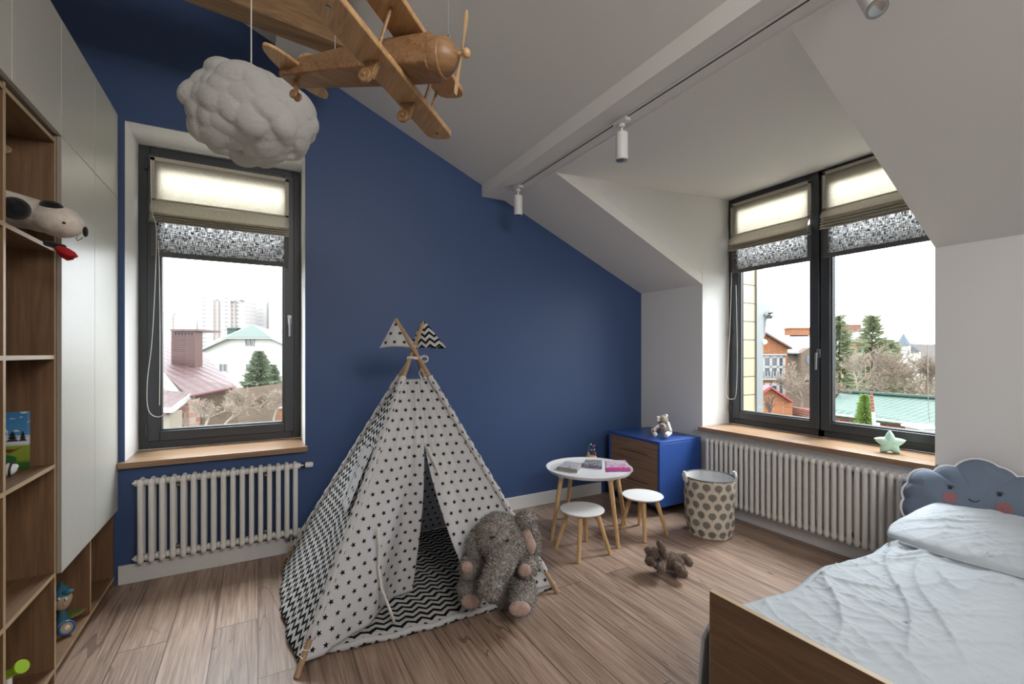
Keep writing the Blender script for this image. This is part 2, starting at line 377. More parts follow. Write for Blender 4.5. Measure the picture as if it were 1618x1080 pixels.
M['mint'] = plain('mint_plastic', (.50,.78,.66), .4)
def cloudmat():
    g = G('cotton_cloud', (.74,.735,.72), .95, .05); n = g.noise(g.map(g.tc(), (1, 1, 2.2)), 34, 8, .72, 1.2); g.bump(n, .8, .016)
    g.col(g.mix(n, (.76,.755,.74), (.86,.855,.84))); g.set('Sheen Weight', .3); g.translucent(.3, None, (.85,.84,.82)); return g.mat
M['cloud'] = cloudmat()
def basketmat():
    g = G('tree_print_canvas', rough=.85, spec=.15); u, v, _ = g.xyz(g.tc('UV'))[:3]; cell = .082
    row = g.m('FLOOR', g.m('DIVIDE', v, cell * .86)); odd = g.m('MODULO', g.m('ABSOLUTE', row), 2.0)
    fu = g.m('SUBTRACT', g.m('FRACT', g.m('ADD', g.m('DIVIDE', u, cell), g.m('MULTIPLY', odd, .5))), .5)
    fv = g.m('SUBTRACT', g.m('FRACT', g.m('DIVIDE', v, cell * .86)), .55)
    r = g.m('SQRT', g.m('ADD', g.m('MULTIPLY', fu, fu), g.m('MULTIPLY', g.m('MULTIPLY', fv, fv), .85)))
    an = g.m('ARCTAN2', fu, fv); edge = g.m('ADD', .35, g.m('MULTIPLY', g.m('SINE', g.m('MULTIPLY', an, 14.0)), .018))
    crown = g.m('LESS_THAN', r, edge)
    veins = g.m('GREATER_THAN', g.m('SINE', g.m('ADD', g.m('MULTIPLY', an, 22.0), g.m('MULTIPLY', r, 18.0))), .55)
    trunk = g.m('MULTIPLY', g.m('LESS_THAN', g.m('ABSOLUTE', fu), .025), g.m('LESS_THAN', fv, -.1))
    ink = g.m('MULTIPLY', crown, g.m('SUBTRACT', 1.0, g.m('MULTIPLY', veins, .35)))
    c = g.mix(ink, (.60,.555,.47), (.165,.16,.15)); c = g.mix(trunk, c, (.16,.13,.10)); g.col(c)
    g.bump(g.noise(g.tc(), 18, 5, .6, .6), .4, .012); return g.mat
M['basket'] = basketmat(); M['basket_in'] = plain('white_liner', (.55,.56,.57), .7, bumpy=(40, .4, .006))
def brickmat(name, c1, c2, mort, bw=.25, rh=.075, ms=.01, axis='x'):
    g = G(name, rough=.85, spec=.2); x, y, z = g.xyz(g.tc())[:3]; br = g.n('ShaderNodeTexBrick')
    g.inp(br, 'Vector', g.comb(g.m('ADD', x, y), z)); g.inp(br, 'Color1', (*c1, 1)); g.inp(br, 'Color2', (*c2, 1)); g.inp(br, 'Mortar', (*mort, 1))
    for k, v in (('Scale', 1.0), ('Mortar Size', ms), ('Brick Width', bw), ('Row Height', rh)): g.inp(br, k, v)
    g.col(br.outputs['Color']); g.bump(br.outputs['Fac'], -.4, .01); return g.mat
M['brick_orange'] = brickmat('orange_brick', (.26,.095,.035), (.20,.070,.028), (.22,.14,.09))
M['brick_red'] = brickmat('red_brick', (.17,.052,.035), (.12,.037,.028), (.20,.15,.12))
M['brick_dull'] = brickmat('dull_brick', (.13,.095,.07), (.095,.070,.052), (.14,.11,.085))
M['brick_band'] = brickmat('striped_brick', (.17,.06,.04), (.25,.20,.17), (.22,.19,.16), .25, .15)
M['block_beige'] = brickmat('beige_block', (.29,.235,.15), (.27,.22,.14), (.06,.05,.04), 3.0, .19, .006)
def tiles(name, c1, c2, px_=.35, py_=.35, axis=0):
    g = G(name, rough=.5, spec=.4); x, y, z = g.xyz(g.tc('UV'))[:3]
    a = g.m('ABSOLUTE', g.m('SINE', g.m('MULTIPLY', x, math.pi / px_))); b = g.m('FRACT', g.m('DIVIDE', y, py_))
    f = g.m('MULTIPLY', g.m('ADD', .45, g.m('MULTIPLY', a, .55)), g.m('ADD', .55, g.m('MULTIPLY', b, .45)))
    g.col(g.ramp(f, [(.25, c2), (.75, c1)])); g.bump(f, .6, .05); return g.mat
M['tile_green'] = tiles('green_metal_tiles', (.034,.085,.062), (.006,.024,.017), .19, .34)
M['tile_maroon'] = tiles('maroon_metal_tiles', (.080,.044,.044), (.045,.024,.024), .23, .38)
M['roof_green'] = plain('green_sheet_roof', (.018,.050,.036), .5); M['roof_grey'] = plain('pale_grey_roof', (.20,.215,.24), .5)
M['roof_red'] = plain('red_sheet_roof', (.20,.035,.045), .5); M['roof_slate'] = plain('blue_grey_roof', (.055,.075,.10), .5)
M['stucco'] = plain('white_render', (.50,.50,.49), .8); M['cream_wall'] = plain('cream_render', (.20,.175,.14), .8)
M['ext_glass'] = plain('dark_panes', (.035,.04,.05), .15, .8); M['ext_white'] = plain('white_upvc', (.28,.28,.28), .5); M['grey_metal'] = plain('grey_flashing', (.12,.13,.13), .5)
def towermat(name, c, d, sx=3.2, sz=2.9):
    g = G(name, c, .8, .2); x, y, z = g.xyz(g.tc())[:3]
    fx = g.m('FRACT', g.m('DIVIDE', g.m('ADD', x, y), sx)); fz = g.m('FRACT', g.m('DIVIDE', z, sz))
    w = g.m('MULTIPLY', g.m('MULTIPLY', g.m('GREATER_THAN', fx, .35), g.m('LESS_THAN', fx, .7)), g.m('MULTIPLY', g.m('GREATER_THAN', fz, .3), g.m('LESS_THAN', fz, .72)))
    g.col(g.mix(w, c, d)); return g.mat
M['tower_a'] = towermat('pale_tower', (.325,.31,.30), (.21,.20,.21)); M['tower_b'] = towermat('pinkish_tower', (.30,.27,.26), (.20,.18,.18)); M['tower_c'] = towermat('white_tower', (.36,.355,.35), (.30,.30,.30), 4.5)
M['needle'] = plain('spruce_needles', (.15,.185,.12), .8); M['needle_blue'] = plain('pine_needles', (.19,.215,.12), .8); M['thuja'] = plain('thuja_green', (.13,.21,.035), .8)
M['bark'] = plain('bare_branches', (.15,.115,.085), .9); M['bark_dark'] = plain('dark_branches', (.06,.045,.04), .9); M['bark_pale'] = plain('pale_branches', (.21,.17,.135), .9)
M['ground'] = plain('dry_lawn', (.115,.11,.065), .95, .1, bumpy=(1.2, .5, .1)); M['hill'] = plain('far_woods', (.18,.165,.16), .95, .1, bumpy=(.15, .5, 1))
# ------------------------------------------------------------------ the room
D, XR = 3.575, 3.555                      # window wall (blue) and right knee wall
XL, YF = -1.16, -1.7                      # left wall behind the cupboards, wall behind the photographer
def zc(x): return 3.59 - .438 * x         # sloped ceiling
WL = (-.711, .294, .742, 2.82)            # left window opening x0,x1,z0,z1
WR = (1.165, 2.81, .735)                  # right window opening y0,y1,z0
b = MB(); b.box(XL, XR + .4, YF, D + .4, -.2, 0); struct(b.build('floor', M['floor'], smooth=False))
b = MB()
def slab(x0, x1, y0, y1, t=.2):
    b.prism([(x0, y0, zc(x0)), (x1, y0, zc(x1)), (x1, y0, zc(x1) + t), (x0, y0, zc(x0) + t)], (0, y1 - y0, 0))
slab(XL - .2, 1.934, YF - .1, D + .5); slab(1.934, XR + .5, 2.812, D + .5)
b.prism([(1.934, YF - .1, zc(1.934)), (1.934, 1.094, zc(1.934)), (XR, 1.165, zc(XR)), (XR + .5, 1.187, zc(XR + .5)), (XR + .5, YF - .1, zc(XR + .5))], (0, 0, .2))
struct(b.build('ceiling', M['ceil'], smooth=False))
b = MB(); b.prism([(1.92, .9, zc(1.934) - .001), (4.2, .9, 2.874), (4.2, .9, 3.0), (1.92, .9, 3.0)], (0, 2.1, 0))
struct(b.build('ceiling_dormer', M['ceil'], smooth=False))
b = MB()
cheek = [(1.936, zc(1.934) + .1), (4.05, zc(4.05) + .1), (4.05, 2.95), (1.936, 2.95)]
b.prism([(x, 2.8105, z) for x, z in cheek], (0, .12, 0))
b.prism([(1.936, 1.0935, zc(1.934) + .1), (4.05, 1.1865, zc(4.05) + .1), (4.05, 1.1865, 2.95), (1.936, 1.0935, 2.95)], (0, -.12, 0))
struct(b.build('wall_dormer', M['wall'], smooth=False))
b = MB()                                   # blue window wall: painted skin (0) on white masonry (1)
x0, x1, z0, z1 = WL
for (a, c, e, f_) in ((XL - .2, x0, -.2, 4.4), (x1, XR + .45, -.2, 4.4), (x0, x1, -.2, z0 - .04), (x0, x1, z1, 4.4)):
    b.box(a, c, D, D + .012, e, f_, 0); b.box(a, c, D + .0121, D + .42, e, f_, 1)
struct(b.build('wall_back', [M['blue'], M['wall']], smooth=False))
b = MB()
b.box(XR, 4.02, 2.81, D + .42, -.2, 2.3); b.box(XR, 4.02, 1.166, 2.81, -.2, WR[2] - .035)
b.box(XR, 4.02, YF, 1.166, -.2, 2.2); struct(b.build('wall_right', M['wall'], smooth=False))
b = MB(); b.box(XL - .15, XL, YF, D + .4, -.2, 4.4); struct(b.build('wall_left', M['wall'], smooth=False))
b = MB(); b.box(XL - .2, XR + .5, YF - .15, YF, -.2, 4.4); struct(b.build('wall_front', M['wall'], smooth=False))
# purlins along the slope
b = MB(); b.box(1.686, 1.934, YF, D, 2.752, 3.0); struct(b.build('ceiling_beam', M['ceil'], bevel=.002, smooth=False))
b = MB(); b.box(.10, .354, YF, D, 3.435, 3.62); struct(b.build('ceiling_beam', M['ceil'], bevel=.002, smooth=False))
# skirting
b = MB(); b.box(-.74, 3.0, D - .016, D, 0, .115); struct(b.build('baseboard_back', M['base'], bevel=.003))
b = MB(); b.box(XR - .016, XR, YF, 2.78, 0, .10); struct(b.build('baseboard_right', M['base'], bevel=.003))
b = MB(); b.box(XL, XR, YF, YF + .016, 0, .10); struct(b.build('baseboard_front', M['base'], bevel=.003))

# ------------------------------------------------------------------ windows
def rect_frame(b, w0, w1, z0, z1, t, d0, d1, m=0, tb=None, tt=None):
    tb = tb or t; tt = tt or t
    b.box(w0, w0 + t, d0, d1, z0, z1, m); b.box(w1 - t, w1, d0, d1, z0, z1, m)
    b.box(w0 + t, w1 - t, d0, d1, z0, z0 + tb, m); b.box(w0 + t, w1 - t, d0, d1, z1 - tt, z1, m)
TL = lambda v: Vector((v[0], 3.945 + v[1], v[2]))                # left window: width = x, depth = +y
TR = lambda v: Vector((3.93 + v[1], -v[0], v[2]))                # right window: width = -y, depth = +x
def sash(T, par, w0, w1, z0, z1, name='sash'):
    b = MB(T); rect_frame(b, w0, w1, z0, z1, .068, -.022, .045); s = b.build(name, M['frame'], par, bevel=.005)
    b = MB(T); rect_frame(b, w0 + .064, w1 - .064, z0 + .064, z1 - .064, .016, -.008, .03); b.build('glazing_bead', M['frame'], s, bevel=.003)
    b = MB(T); rect_frame(b, w0 + .074, w1 - .074, z0 + .074, z1 - .074, .008, .012, .03); b.build('seal', M['seal'], s)
    b = MB(T); b.box(w0 + .07, w1 - .07, .016, .020, z0 + .07, z1 - .07); b.build('pane', M['glass'], s, smooth=False)
    return s
def handle(T, par, w, z, side):
    b = MB(T); b.box(w - .014, w + .014, -.034, -.022, z - .035, z + .035); b.cone((w, -.03, z), (w, -.062, z), .009, .009, 12)
    b.tube([(w, -.062, z + .004), (w, -.068, z - .03), (w, -.070, z - .13)], [.0095, .0085, .0075], 10); b.build('window_handle', M['alu'], par, bevel=.002)
def hinge(T, par, w, z):
    b = MB(T); b.cone((w, -.03, z - .04), (w, -.03, z + .04), .008, .008, 12); b.box(w - .004, w + .016, -.028, -.02, z - .03, z + .03); b.build('hinge', M['frame'], par)
win1 = MB(TL); rect_frame(win1, WL[0], WL[1], WL[2], WL[3], .062, 0, .07)
w1 = struct(win1.build('window_1', M['frame'], bevel=.004))
sash(TL, w1, WL[0] + .05, WL[1] - .05, WL[2] + .055, WL[3] - .05); handle(TL, w1, WL[1] - .082, 1.66, 1)
hinge(TL, w1, WL[0] + .045, WL[2] + .13); hinge(TL, w1, WL[0] + .045, WL[3] - .13)
b = MB(); z_ = WL[2]
b.prism([(WL[0], 3.56, z_ - .0001), (WL[0], 3.945, z_ - .0001), (WL[1], 3.945, z_ - .0001), (WL[1], 3.56, z_ - .0001)], (0, 0, -.036))
b.box(-.738, .306, 3.525, 3.5748, z_ - .036, z_); b.build('window_sill', M['sill_x'], w1, bevel=.003)
w0_, w1_ = -WR[1], -WR[0]; wm = -1.99; zt = 2.868
win2 = MB(TR); rect_frame(win2, w0_, w1_ + .03, WR[2], zt, .062, 0, .07); win2.box(wm - .026, wm + .026, 0, .07, WR[2], zt)
w2 = struct(win2.build('window_2', M['frame'], bevel=.004))
sash(TR, w2, w0_ + .05, wm - .006, WR[2] + .055, zt - .05); sash(TR, w2, wm + .006, w1_ - .0, WR[2] + .055, zt - .05)
handle(TR, w2, wm - .004, 1.40, 1); hinge(TR, w2, w0_ + .04, WR[2] + .16); hinge(TR, w2, w0_ + .04, zt - .22); hinge(TR, w2, w0_ + .04, 1.6)
b = MB(); b.prism([(3.50, 1.15, WR[2]), (3.50, 2.815, WR[2]), (3.5549, 2.815, WR[2]), (3.5549, 2.809, WR[2]), (3.93, 2.809, WR[2]), (3.93, 1.19, WR[2]), (3.5549, 1.167, WR[2]), (3.5549, 1.15, WR[2])], (0, 0, -.036))
b.build('window_sill', M['sill_y'], w2, bevel=.003)
# blinds: cream roman fold over a grey burlap panel
def blind(T, label, w0, w1, ztop, zc1, zf, zb, zend, cordside=1):
    root = thing('roman_blind', label, 'blind', T(((w0 + w1) / 2, -.03, ztop)), 'roman blinds on the windows')
    n = 24
    def sheet(prof, m, name, sag=0.0, parent=root, wob=.0):
        b = MB(T); K = len(prof)
        for i in range(n + 1):
            u = i / n; w = w0 + (w1 - w0) * u
            for (d, z) in prof: b.v.append(Vector((w, d + wob * noise.noise(Vector((w * 6, z * 9, 1))), z - sag * math.sin(math.pi * u) * .5)))
        for i in range(n):
            for k in range(K - 1): b.f.append([i*K+k, (i+1)*K+k, (i+1)*K+k+1, i*K+k+1]); b.m.append(0)
        o = b.build(name, m, parent, fix=False, ang=25); s = o.modifiers.new('thick', 'SOLIDIFY'); s.thickness = .0016; s.offset = 0; return o
    sheet([(-.040, ztop), (-.041, (ztop + zc1) / 2), (-.043, zc1)], M['blind'], 'fabric', 0, wob=.004)
    prof = [(-.043, zc1)]; zz = zc1; H = zf - zb
    for i in range(6):
        t = i / 5; prof.append((-.043 - .045 * math.sin(t * math.pi * .52), zc1 - (zc1 - zf) * t))
    k = 4
    for i in range(k):
        za = zf - H * i / k; prof += [(-.060 - .006 * i, za - H / k * .15), (-.086 - .004 * i, za - H / k * .75), (-.088 - .004 * i, za - H / k * .95)]
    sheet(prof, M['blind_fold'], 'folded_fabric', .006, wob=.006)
    lin = sheet([(-.036, zf + .03), (-.036, zend + .035)], M['burlap'], 'lining', 0)
    b = MB(T); b.box(w0, w1, -.042, -.032, zend, zend + .036); b.box(w0, w0 + .03, -.0385, -.0335, zend, zb + .01); b.box(w1 - .03, w1, -.0385, -.0335, zend, zb + .01); b.build('hem', M['burlap_hem'], lin)
    b = MB(T)
    for (a, c, e, f_) in ((w0 - .001, w1 + .001, ztop - .022, ztop + .004), (w0 - .001, w0 + .022, zc1, ztop), (w1 - .022, w1 + .001, zc1, ztop), (w0, w1, zc1 - .004, zc1 + .012)):
        b.box(a, c, -.049, -.0465, e, f_)
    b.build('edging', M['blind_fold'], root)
    return root
def bz(p, axis, v): return (onY(p[0], p[1], v) if axis else onX(p[0], p[1], v)).z
YB, XB = 3.895, 3.885
lb = blind(TL, 'roman blind on the left window behind the cloud lamp, cream linen over grey burlap', onY(238, 300, YB).x, onY(456, 300, YB).x,
      bz((238, 247), 1, YB), bz((245, 316), 1, YB), bz((240, 336), 1, YB), bz((236, 352), 1, YB), bz((240, 404), 1, YB))
rb1 = blind(TR, 'cream and grey roman blind on the left leaf of the double window', -onX(1155, 400, XB).y, -onX(1281, 400, XB).y,
      bz((1155, 324), 0, XB), bz((1158, 373), 0, XB), bz((1155, 388), 0, XB), bz((1155, 399), 0, XB), bz((1165, 431), 0, XB))
rb2 = blind(TR, 'roman blind on the right leaf of the double window, cut off by the sloping ceiling', -onX(1300, 400, XB).y, -1.235,
      bz((1300, 273), 0, XB), bz((1300, 333), 0, XB), bz((1298, 346), 0, XB), bz((1298, 365), 0, XB), bz((1300, 408), 0, XB))
def cord(name, parent, pts, r=.0022):
    P = [Vector(p) for p in pts]; Q = []
    for i in range(len(P) - 1):
        p0, p1, p2, p3 = P[max(i-1,0)], P[i], P[i+1], P[min(i+2,len(P)-1)]
        for k in range(6):
            t = k / 6; Q.append(.5 * ((2*p1) + (p2-p0)*t + (2*p0-5*p1+4*p2-p3)*t*t + (3*p1-p0-3*p2+p3)*t**3))
    Q.append(P[-1]); b = MB(); b.tube(Q, r, 6); return b.build(name, M['white_cord'], parent)
yc_ = 3.84
cord('cord', lb, [onY(x, y, yc_) for x, y in ((238,252),(240,330),(247,362),(245,450),(240,540),(233,600),(233,640),(240,655),(252,658),(262,652))])
cord('cord', lb, [onY(x, y, yc_ + .01) for x, y in ((250,380),(252,440),(253,540),(252,640))])
cord('cord', rb1, [onX(x, y, 3.83) for x, y in ((1156,430),(1154,500),(1150,580),(1147,615),(1150,628),(1157,630),(1163,622),(1165,560),(1163,450))])
cord('cord', rb2, [onX(x, y, 3.80) for x, y in ((1467,390),(1467,470),(1466,560),(1467,640),(1469,664))])

# ------------------------------------------------------------------ radiators
def radiator(label, T, n, pitch, z0, z1, group=None, tubes_r=.0155):
    """local: width x from 0, y=0 at the front column, y=.07 at the rear column"""
    L = (n - 1) * pitch; root = thing('radiator', label, 'radiator', T(Vector((L / 2, .035, z0))))
    first = None
    for i in range(n):
        if first is None:
            b = MB(T)
            for y in (0, .065):
                b.cone((0, y, z0 + .03), (0, y, z1 - .03), tubes_r, tubes_r, 14, cap=False)
                for zz, s in ((z1 - .03, 1), (z0 + .03, -1)): b.ell((0, y, zz), (tubes_r + .002, tubes_r + .002, .028), None, 14, 8)
            for zz in (z1 - .03, z0 + .03):
                b.tube([(0, -.006, zz), (0, .071, zz)], .018, 12); b.ell((0, .0325, zz), (.016, .04, .026), None, 14, 8)
            first = b.build('section', M['white_metal'], root)
        else:
            c = first.copy(); sc.collection.objects.link(c); off = T(Vector((i * pitch, 0, 0))) - T(Vector((0, 0, 0))); c.location = Vector(first.location) + off; c.parent = root
    for zz in (z1 - .03, z0 + .03):
        b = MB(T); b.cone((-.012, .0325, zz), (L + .012, .0325, zz), .017, .017, 16)
        for i in range(n - 1): x = (i + .5) * pitch; b.cone((x - .006, .0325, zz), (x + .006, .0325, zz), .022, .022, 16)
        b.build('manifold', M['white_metal'], root)
        for x, s in ((-.012, -1), (L + .012, 1)):
            b = MB(T); b.cone((x, .0325, zz), (x + s * .022, .0325, zz), .021, .019, 8); b.cone((x + s * .02, .0325, zz), (x + s * .032, .0325, zz), .009, .008, 8); b.build('end_plug', M['white_metal'], root, bevel=.001)
    zz = z1 - .03; b = MB(T); b.cone((L + .03, .0325, zz), (L + .06, .0325, zz), .013, .013, 16, 0); b.cone((L + .052, .0325, zz), (L + .064, .0325, zz), .0175, .0175, 16, 1)
    v = b.build('valve', [M['alu'], M['black']], root)
    b = MB(T); b.cone((L + .064, .0325, zz), (L + .115, .0325, zz), .0175, .0165, 20); 
    for k in range(12): a = k * math.pi / 6; b.box(L + .07, L + .108, .0325 + .0165*math.cos(a) - .002, .0325 + .0165*math.cos(a) + .002, zz + .0165*math.sin(a) - .002, zz + .0165*math.sin(a) + .002)
    b.build('thermostat_head', M['white_plastic'], v)
    for x in (L - .045, L - .002):
        b = MB(T); b.cone((x, .0325, z0 + .02), (x, .0325, z0 - .03), .011, .011, 12); b.cone((x, .0325, z0 - .012), (x, .0325, z0 - .028), .016, .016, 6); b.cone((x, .0325, z0 - .02), (x, .075, z0 - .02), .010, .010, 10); b.build('pipe_fitting', M['steel'], root)
    for x in (L * .2, L * .8):
        for zb_ in (z1 - .075, z0 + .06): b = MB(T); b.box(x - .02, x + .02, .03, .0745, zb_, zb_ + .015); b.build('bracket', M['steel'], root)
    return root
radiator('short white column radiator below the left window on the blue wall', lambda v: Vector((-.622 + v[0], 3.50 + v[1], v[2])), 17, .0530, .125, .642)
radiator('long white column radiator under the double window on the right wall', lambda v: Vector((3.48 + v[1], 2.70 - v[0], v[2])), 31, .0463, .108, .652)
# ------------------------------------------------------------------ fitted shelving and cupboards on the left
XC = -.74                                  # door fronts
XS = -.757                                 # shelf fronts behind the doors
YS = [1.300, 1.752, 2.204, 2.650, 3.12, 3.565]
ZS = [.060, .468, .929, 1.392, 1.848, 2.312]
root = thing('open_bookcase', 'open brown oak shelving unit of square compartments beside the cream cupboards', 'shelving', (-.95, 1.95, 0))
def edge_board(b, x0, x1, y0, y1, z0, z1):
    b.box(x0, x1, y0, y1, z0, z1)
for i, y in enumerate(YS[:4]):
    b = MB(); b.box(XL + .001, XS - .001, y - .008, y + .008, .0, 2.325); u = b.build('side_panel', M['oak_z'], root, smooth=False)
    b = MB(); b.box(XS - .001, XS + .0005, y - .0082, y + .0082, .0, 2.325); b.build('edge_strip', M['oak_edge_z'], u, smooth=False)
for j, z in enumerate(ZS):
    for i in range(3):
        y0, y1 = YS[i] + .0085, YS[i+1] - .0085
        b = MB(); b.box(XL + .012, XS - .001, y0, y1, z - .016, z); s = b.build('shelf', M['oak_y'], root, smooth=False)
        b = MB(); b.box(XS - .001, XS + .0005, y0, y1, z - .0162, z + .0002); b.build('edge_strip', M['oak_edge_y'], s, smooth=False)
b = MB(); b.box(XL + .002, XL + .01, YS[0] + .01, YS[3] - .01, .0, 2.32); b.build('back_panel', M['oak_z'], root, smooth=False)
b = MB(); b.box(XS - .03, XS - .012, YS[0], YS[3], .001, ZS[0] - .018); b.build('plinth', M['oak_y'], root, smooth=False)
b = MB(); p = onX(60, 218, -.90); b.cone((-.90, YS[3] - .0082, 2.262 - .03), (-.90, YS[3] - .024, 2.262 - .03), .017, .017, 20); b.build('shelf_pin_cover', M['oak_edge_z'], root, bevel=.002)
# tall cupboard over the open niche
root = thing('tall_cupboard', 'tall cream cupboard with two doors over an open oak niche, next to the blue wall', 'cupboard', (-.95, 3.1, 0))
b = MB(); b.box(XL + .001, XS, 2.662, 3.555, .455, .475); b.box(XL + .001, XS, 2.662, 2.674, .475, 2.33); b.box(XL + .001, XS, 3.545, 3.563, 0, 2.33); b.box(XL + .001, XS, 2.675, 3.54, 2.31, 2.33)
b.build('carcass', M['oak_z'], root, smooth=False)
for (ya, yb) in ((2.6635, 3.1185), (3.1215, 3.566)):
    b = MB(); b.box(XC - .016, XC, ya, yb, .455, 2.3335); dr_ = b.build('door', M['cream'], root, bevel=.0012); b = MB(); b.box(XC - .0158, XC - .0008, ya - .0008, ya - .0001, .456, 2.333); b.build('door_edge', M['cream_edge'], dr_, smooth=False)
b = MB(); b.box(XL + .05, XS, 3.11, 3.126, .062, .454); dv = b.build('divider', M['oak_z'], root, smooth=False)
b = MB(); b.box(XS, XS + .001, 3.11, 3.126, .062, .454); b.build('edge_strip', M['oak_edge_z'], dv, smooth=False)
b = MB(); b.box(XL + .01, XS, 2.659, 3.545, .045, .060); fl_ = b.build('niche_floor', M['oak_y'], root, smooth=False)
b = MB(); b.box(XS, XS + .001, 2.659, 3.56, .045, .060); b.build('edge_strip', M['oak_edge_y'], fl_, smooth=False)
b = MB(); b.box(XS - .03, XS - .012, 2.659, 3.545, .001, .044); b.build('plinth', M['oak_y'], root, smooth=False)
b = MB(); b.box(XL + .003, XL + .012, 2.62, 3.54, .08, .45); b.build('back_panel', M['oak_z'], root, smooth=False)
root = thing('wall_cupboard', 'row of cream upper cupboards with flush doors running above the open shelves', 'cupboard', (-.95, 2.4, 2.336))
b = MB(); b.box(XL + .001, XS, 1.31, 3.56, 2.336, 2.83); b.build('carcass', M['cream_edge'], root, smooth=False)
ys = [1.31, 1.76, 2.208, 2.660, 3.12, 3.566]
for a, c in zip(ys, ys[1:]):
    b = MB(); b.box(XC - .019, XC, a + .0012, c - .0012, 2.3365, 2.838); b.build('door', M['cream'], root, bevel=.0015)

# ------------------------------------------------------------------ toys in the shelves
root = thing('plush_dog', 'large cream plush dog with black eye patches hanging out of the top shelf', 'plush toy', (-.86, 2.40, 1.848))
hd = W(98, 351, 1.78); bd = Vector((-.90, 2.36, 1.925))
nx = (W(140, 362, 1.78) - W(60, 340, 1.82)).normalized()
rotq = nx.to_track_quat('X', 'Z')
body = blob('body', [('e', hd - nx * .02, (.098, .07, .062), rotq.to_matrix()), ('e', hd - nx * .115, (.10, .082, .062), rotq.to_matrix()), ('c', hd - nx * .15, bd + Vector((0, 0, .02)), .063, .075), ('c', bd, Vector((-1.05, 2.3, 1.91)), .075, .07)], M['dogcream'], root, .007, 5)
up = Vector((0, 0, 1)); cm = Vector((_s, _c, 0)); side = -(cm - nx * cm.dot(nx)).normalized()
def patch(c, r, mat, nm, par=None, rot=None): b = MB(); b.ell(c, r, rot or rotq.to_matrix(), 18, 10); return b.build(nm, mat, par or root)
patch(W(82, 325, 1.755), (.043, .030, .020), M['dogblack'], 'eye_patch')
patch(W(24, 329, 1.64), (.046, .040, .040), M['dogblack'], 'ear')
b = MB(); b.ell(W(101, 352, 1.690), (.0055, .0055, .0045)); b.build('eye', M['black'], root)
b = MB(); b.ell(W(135, 366, 1.745), (.008, .014, .020)); b.build('nose', M['dogblack'], root)
b = MB(); b.tube([W(x, y, 1.742) for x, y in ((123,374),(120,377),(122,380),(127,378),(131,375))], .0012, 6); b.build('mouth', M['black'], root)
b = MB(); b.tube([W(x, y, 1.74) for x, y in ((72,384),(86,387),(102,390))], [.010, .012, .008], 8); b.build('collar', M['dogblack'], root)
b = MB()
b.tube([W(x, y, 1.735) for x, y in ((92,392),(102,398),(115,403),(122,405))], [.012, .019, .014, .004], 10); b.tube([W(x, y, 1.74) for x, y in ((92,393),(100,401),(108,408),(116,409))], [.010, .015, .010, .003], 10)
b.build('scarf', M['red'], root)
# picture book standing against the compartment's side
def bookcover():
    g = G('picture_cover', rough=.35); x, y, z = g.xyz(g.tc())[:3]          # local metres, x across 0..-.3, z 0...22
    sky = g.ramp(g.m('DIVIDE', z, .235), [(.10, (.03,.11,.025)), (.16, (.20,.28,.03)), (.40, (.26,.33,.04)), (.44, (.62,.68,.72)), (.56, (.60,.66,.70)), (.60, (.07,.24,.46)), (1, (.05,.20,.42))])
    cl = g.m('GREATER_THAN', g.noise(g.comb(g.m('MULTIPLY', x, 22), g.m('MULTIPLY', z, 60)), 1, 2), .62)
    c = g.mix(g.m('MULTIPLY', cl, g.m('GREATER_THAN', z, .15)), sky, (.62,.68,.72)); g.col(c); return g.mat
root = thing('picture_book', 'glossy picture book with sky and meadow cover standing upright in the second compartment up', 'book', (-.86, 2.61, .9295))
b = MB(); b.box(-.985, -.822, 2.594, 2.612, .9298, 1.162); o = b.build('cover', bookcover(), root, bevel=.001)
b = MB()
def flat(b, pts, y=2.5930, m=0): b.prism([(x, y, z) for x, z in pts], (0, .0008, 0), m)
for cx_, w in ((-.868, .020), (-.838, .013)):
    for k in range(3): flat(b, [(cx_ - w * (1 - k * .25), 1.044 + k * .012), (cx_ + w * (1 - k * .25), 1.044 + k * .012), (cx_, 1.062 + k * .012)])
b.build('printed_trees', M['ink'], root, smooth=False)
b = MB(); flat(b, [(-.90 + .045 * math.cos(a), .968 + .028 * math.sin(a) + .004 * math.sin(5 * a)) for a in [k * .35 for k in range(18)]]); b.build('printed_bush', M['tile_green'] if False else plain('bush_print', (.03,.14,.04), .4), root, smooth=False)
b = MB(); flat(b, [(-.94, 1.02), (-.86, 1.012), (-.835, 1.022), (-.86, 1.006), (-.875, .998), (-.895, 1.005)]); b.build('printed_branch', plain('branch_print', (.16,.04,.02), .5), root, smooth=False)
b = MB(); b.tube([(-.915, 2.593, 1.11), (-.895, 2.593, 1.105), (-.881, 2.593, 1.085), (-.885, 2.593, 1.06)], .0012, 6); b.build('printed_arc', M['white_plastic'], root)
root = thing('striped_toy', 'small black and white striped toy lying in front of the picture book', 'toy', (-.83, 2.40, .9295))
q = onX(17, 727, -.83); base = Vector((-.83, q.y, .9295))
b = MB(); b.ell(base + Vector((-.012, 0, .026)), (.03, .022, .025)); b.ell(base + Vector((.006, .004, .034)), (.014, .013, .012)); b.build('body', M['white_plastic'], root)
b = MB()
for k in range(3): b.tube([base + Vector((-.03 + .017 * k + .002 * math.sin(t), .023 * math.cos(t), .026 + .026 * math.sin(t))) for t in [a * .45 for a in range(14)]], .0035, 6)
b.build('stripe', M['black'], root)
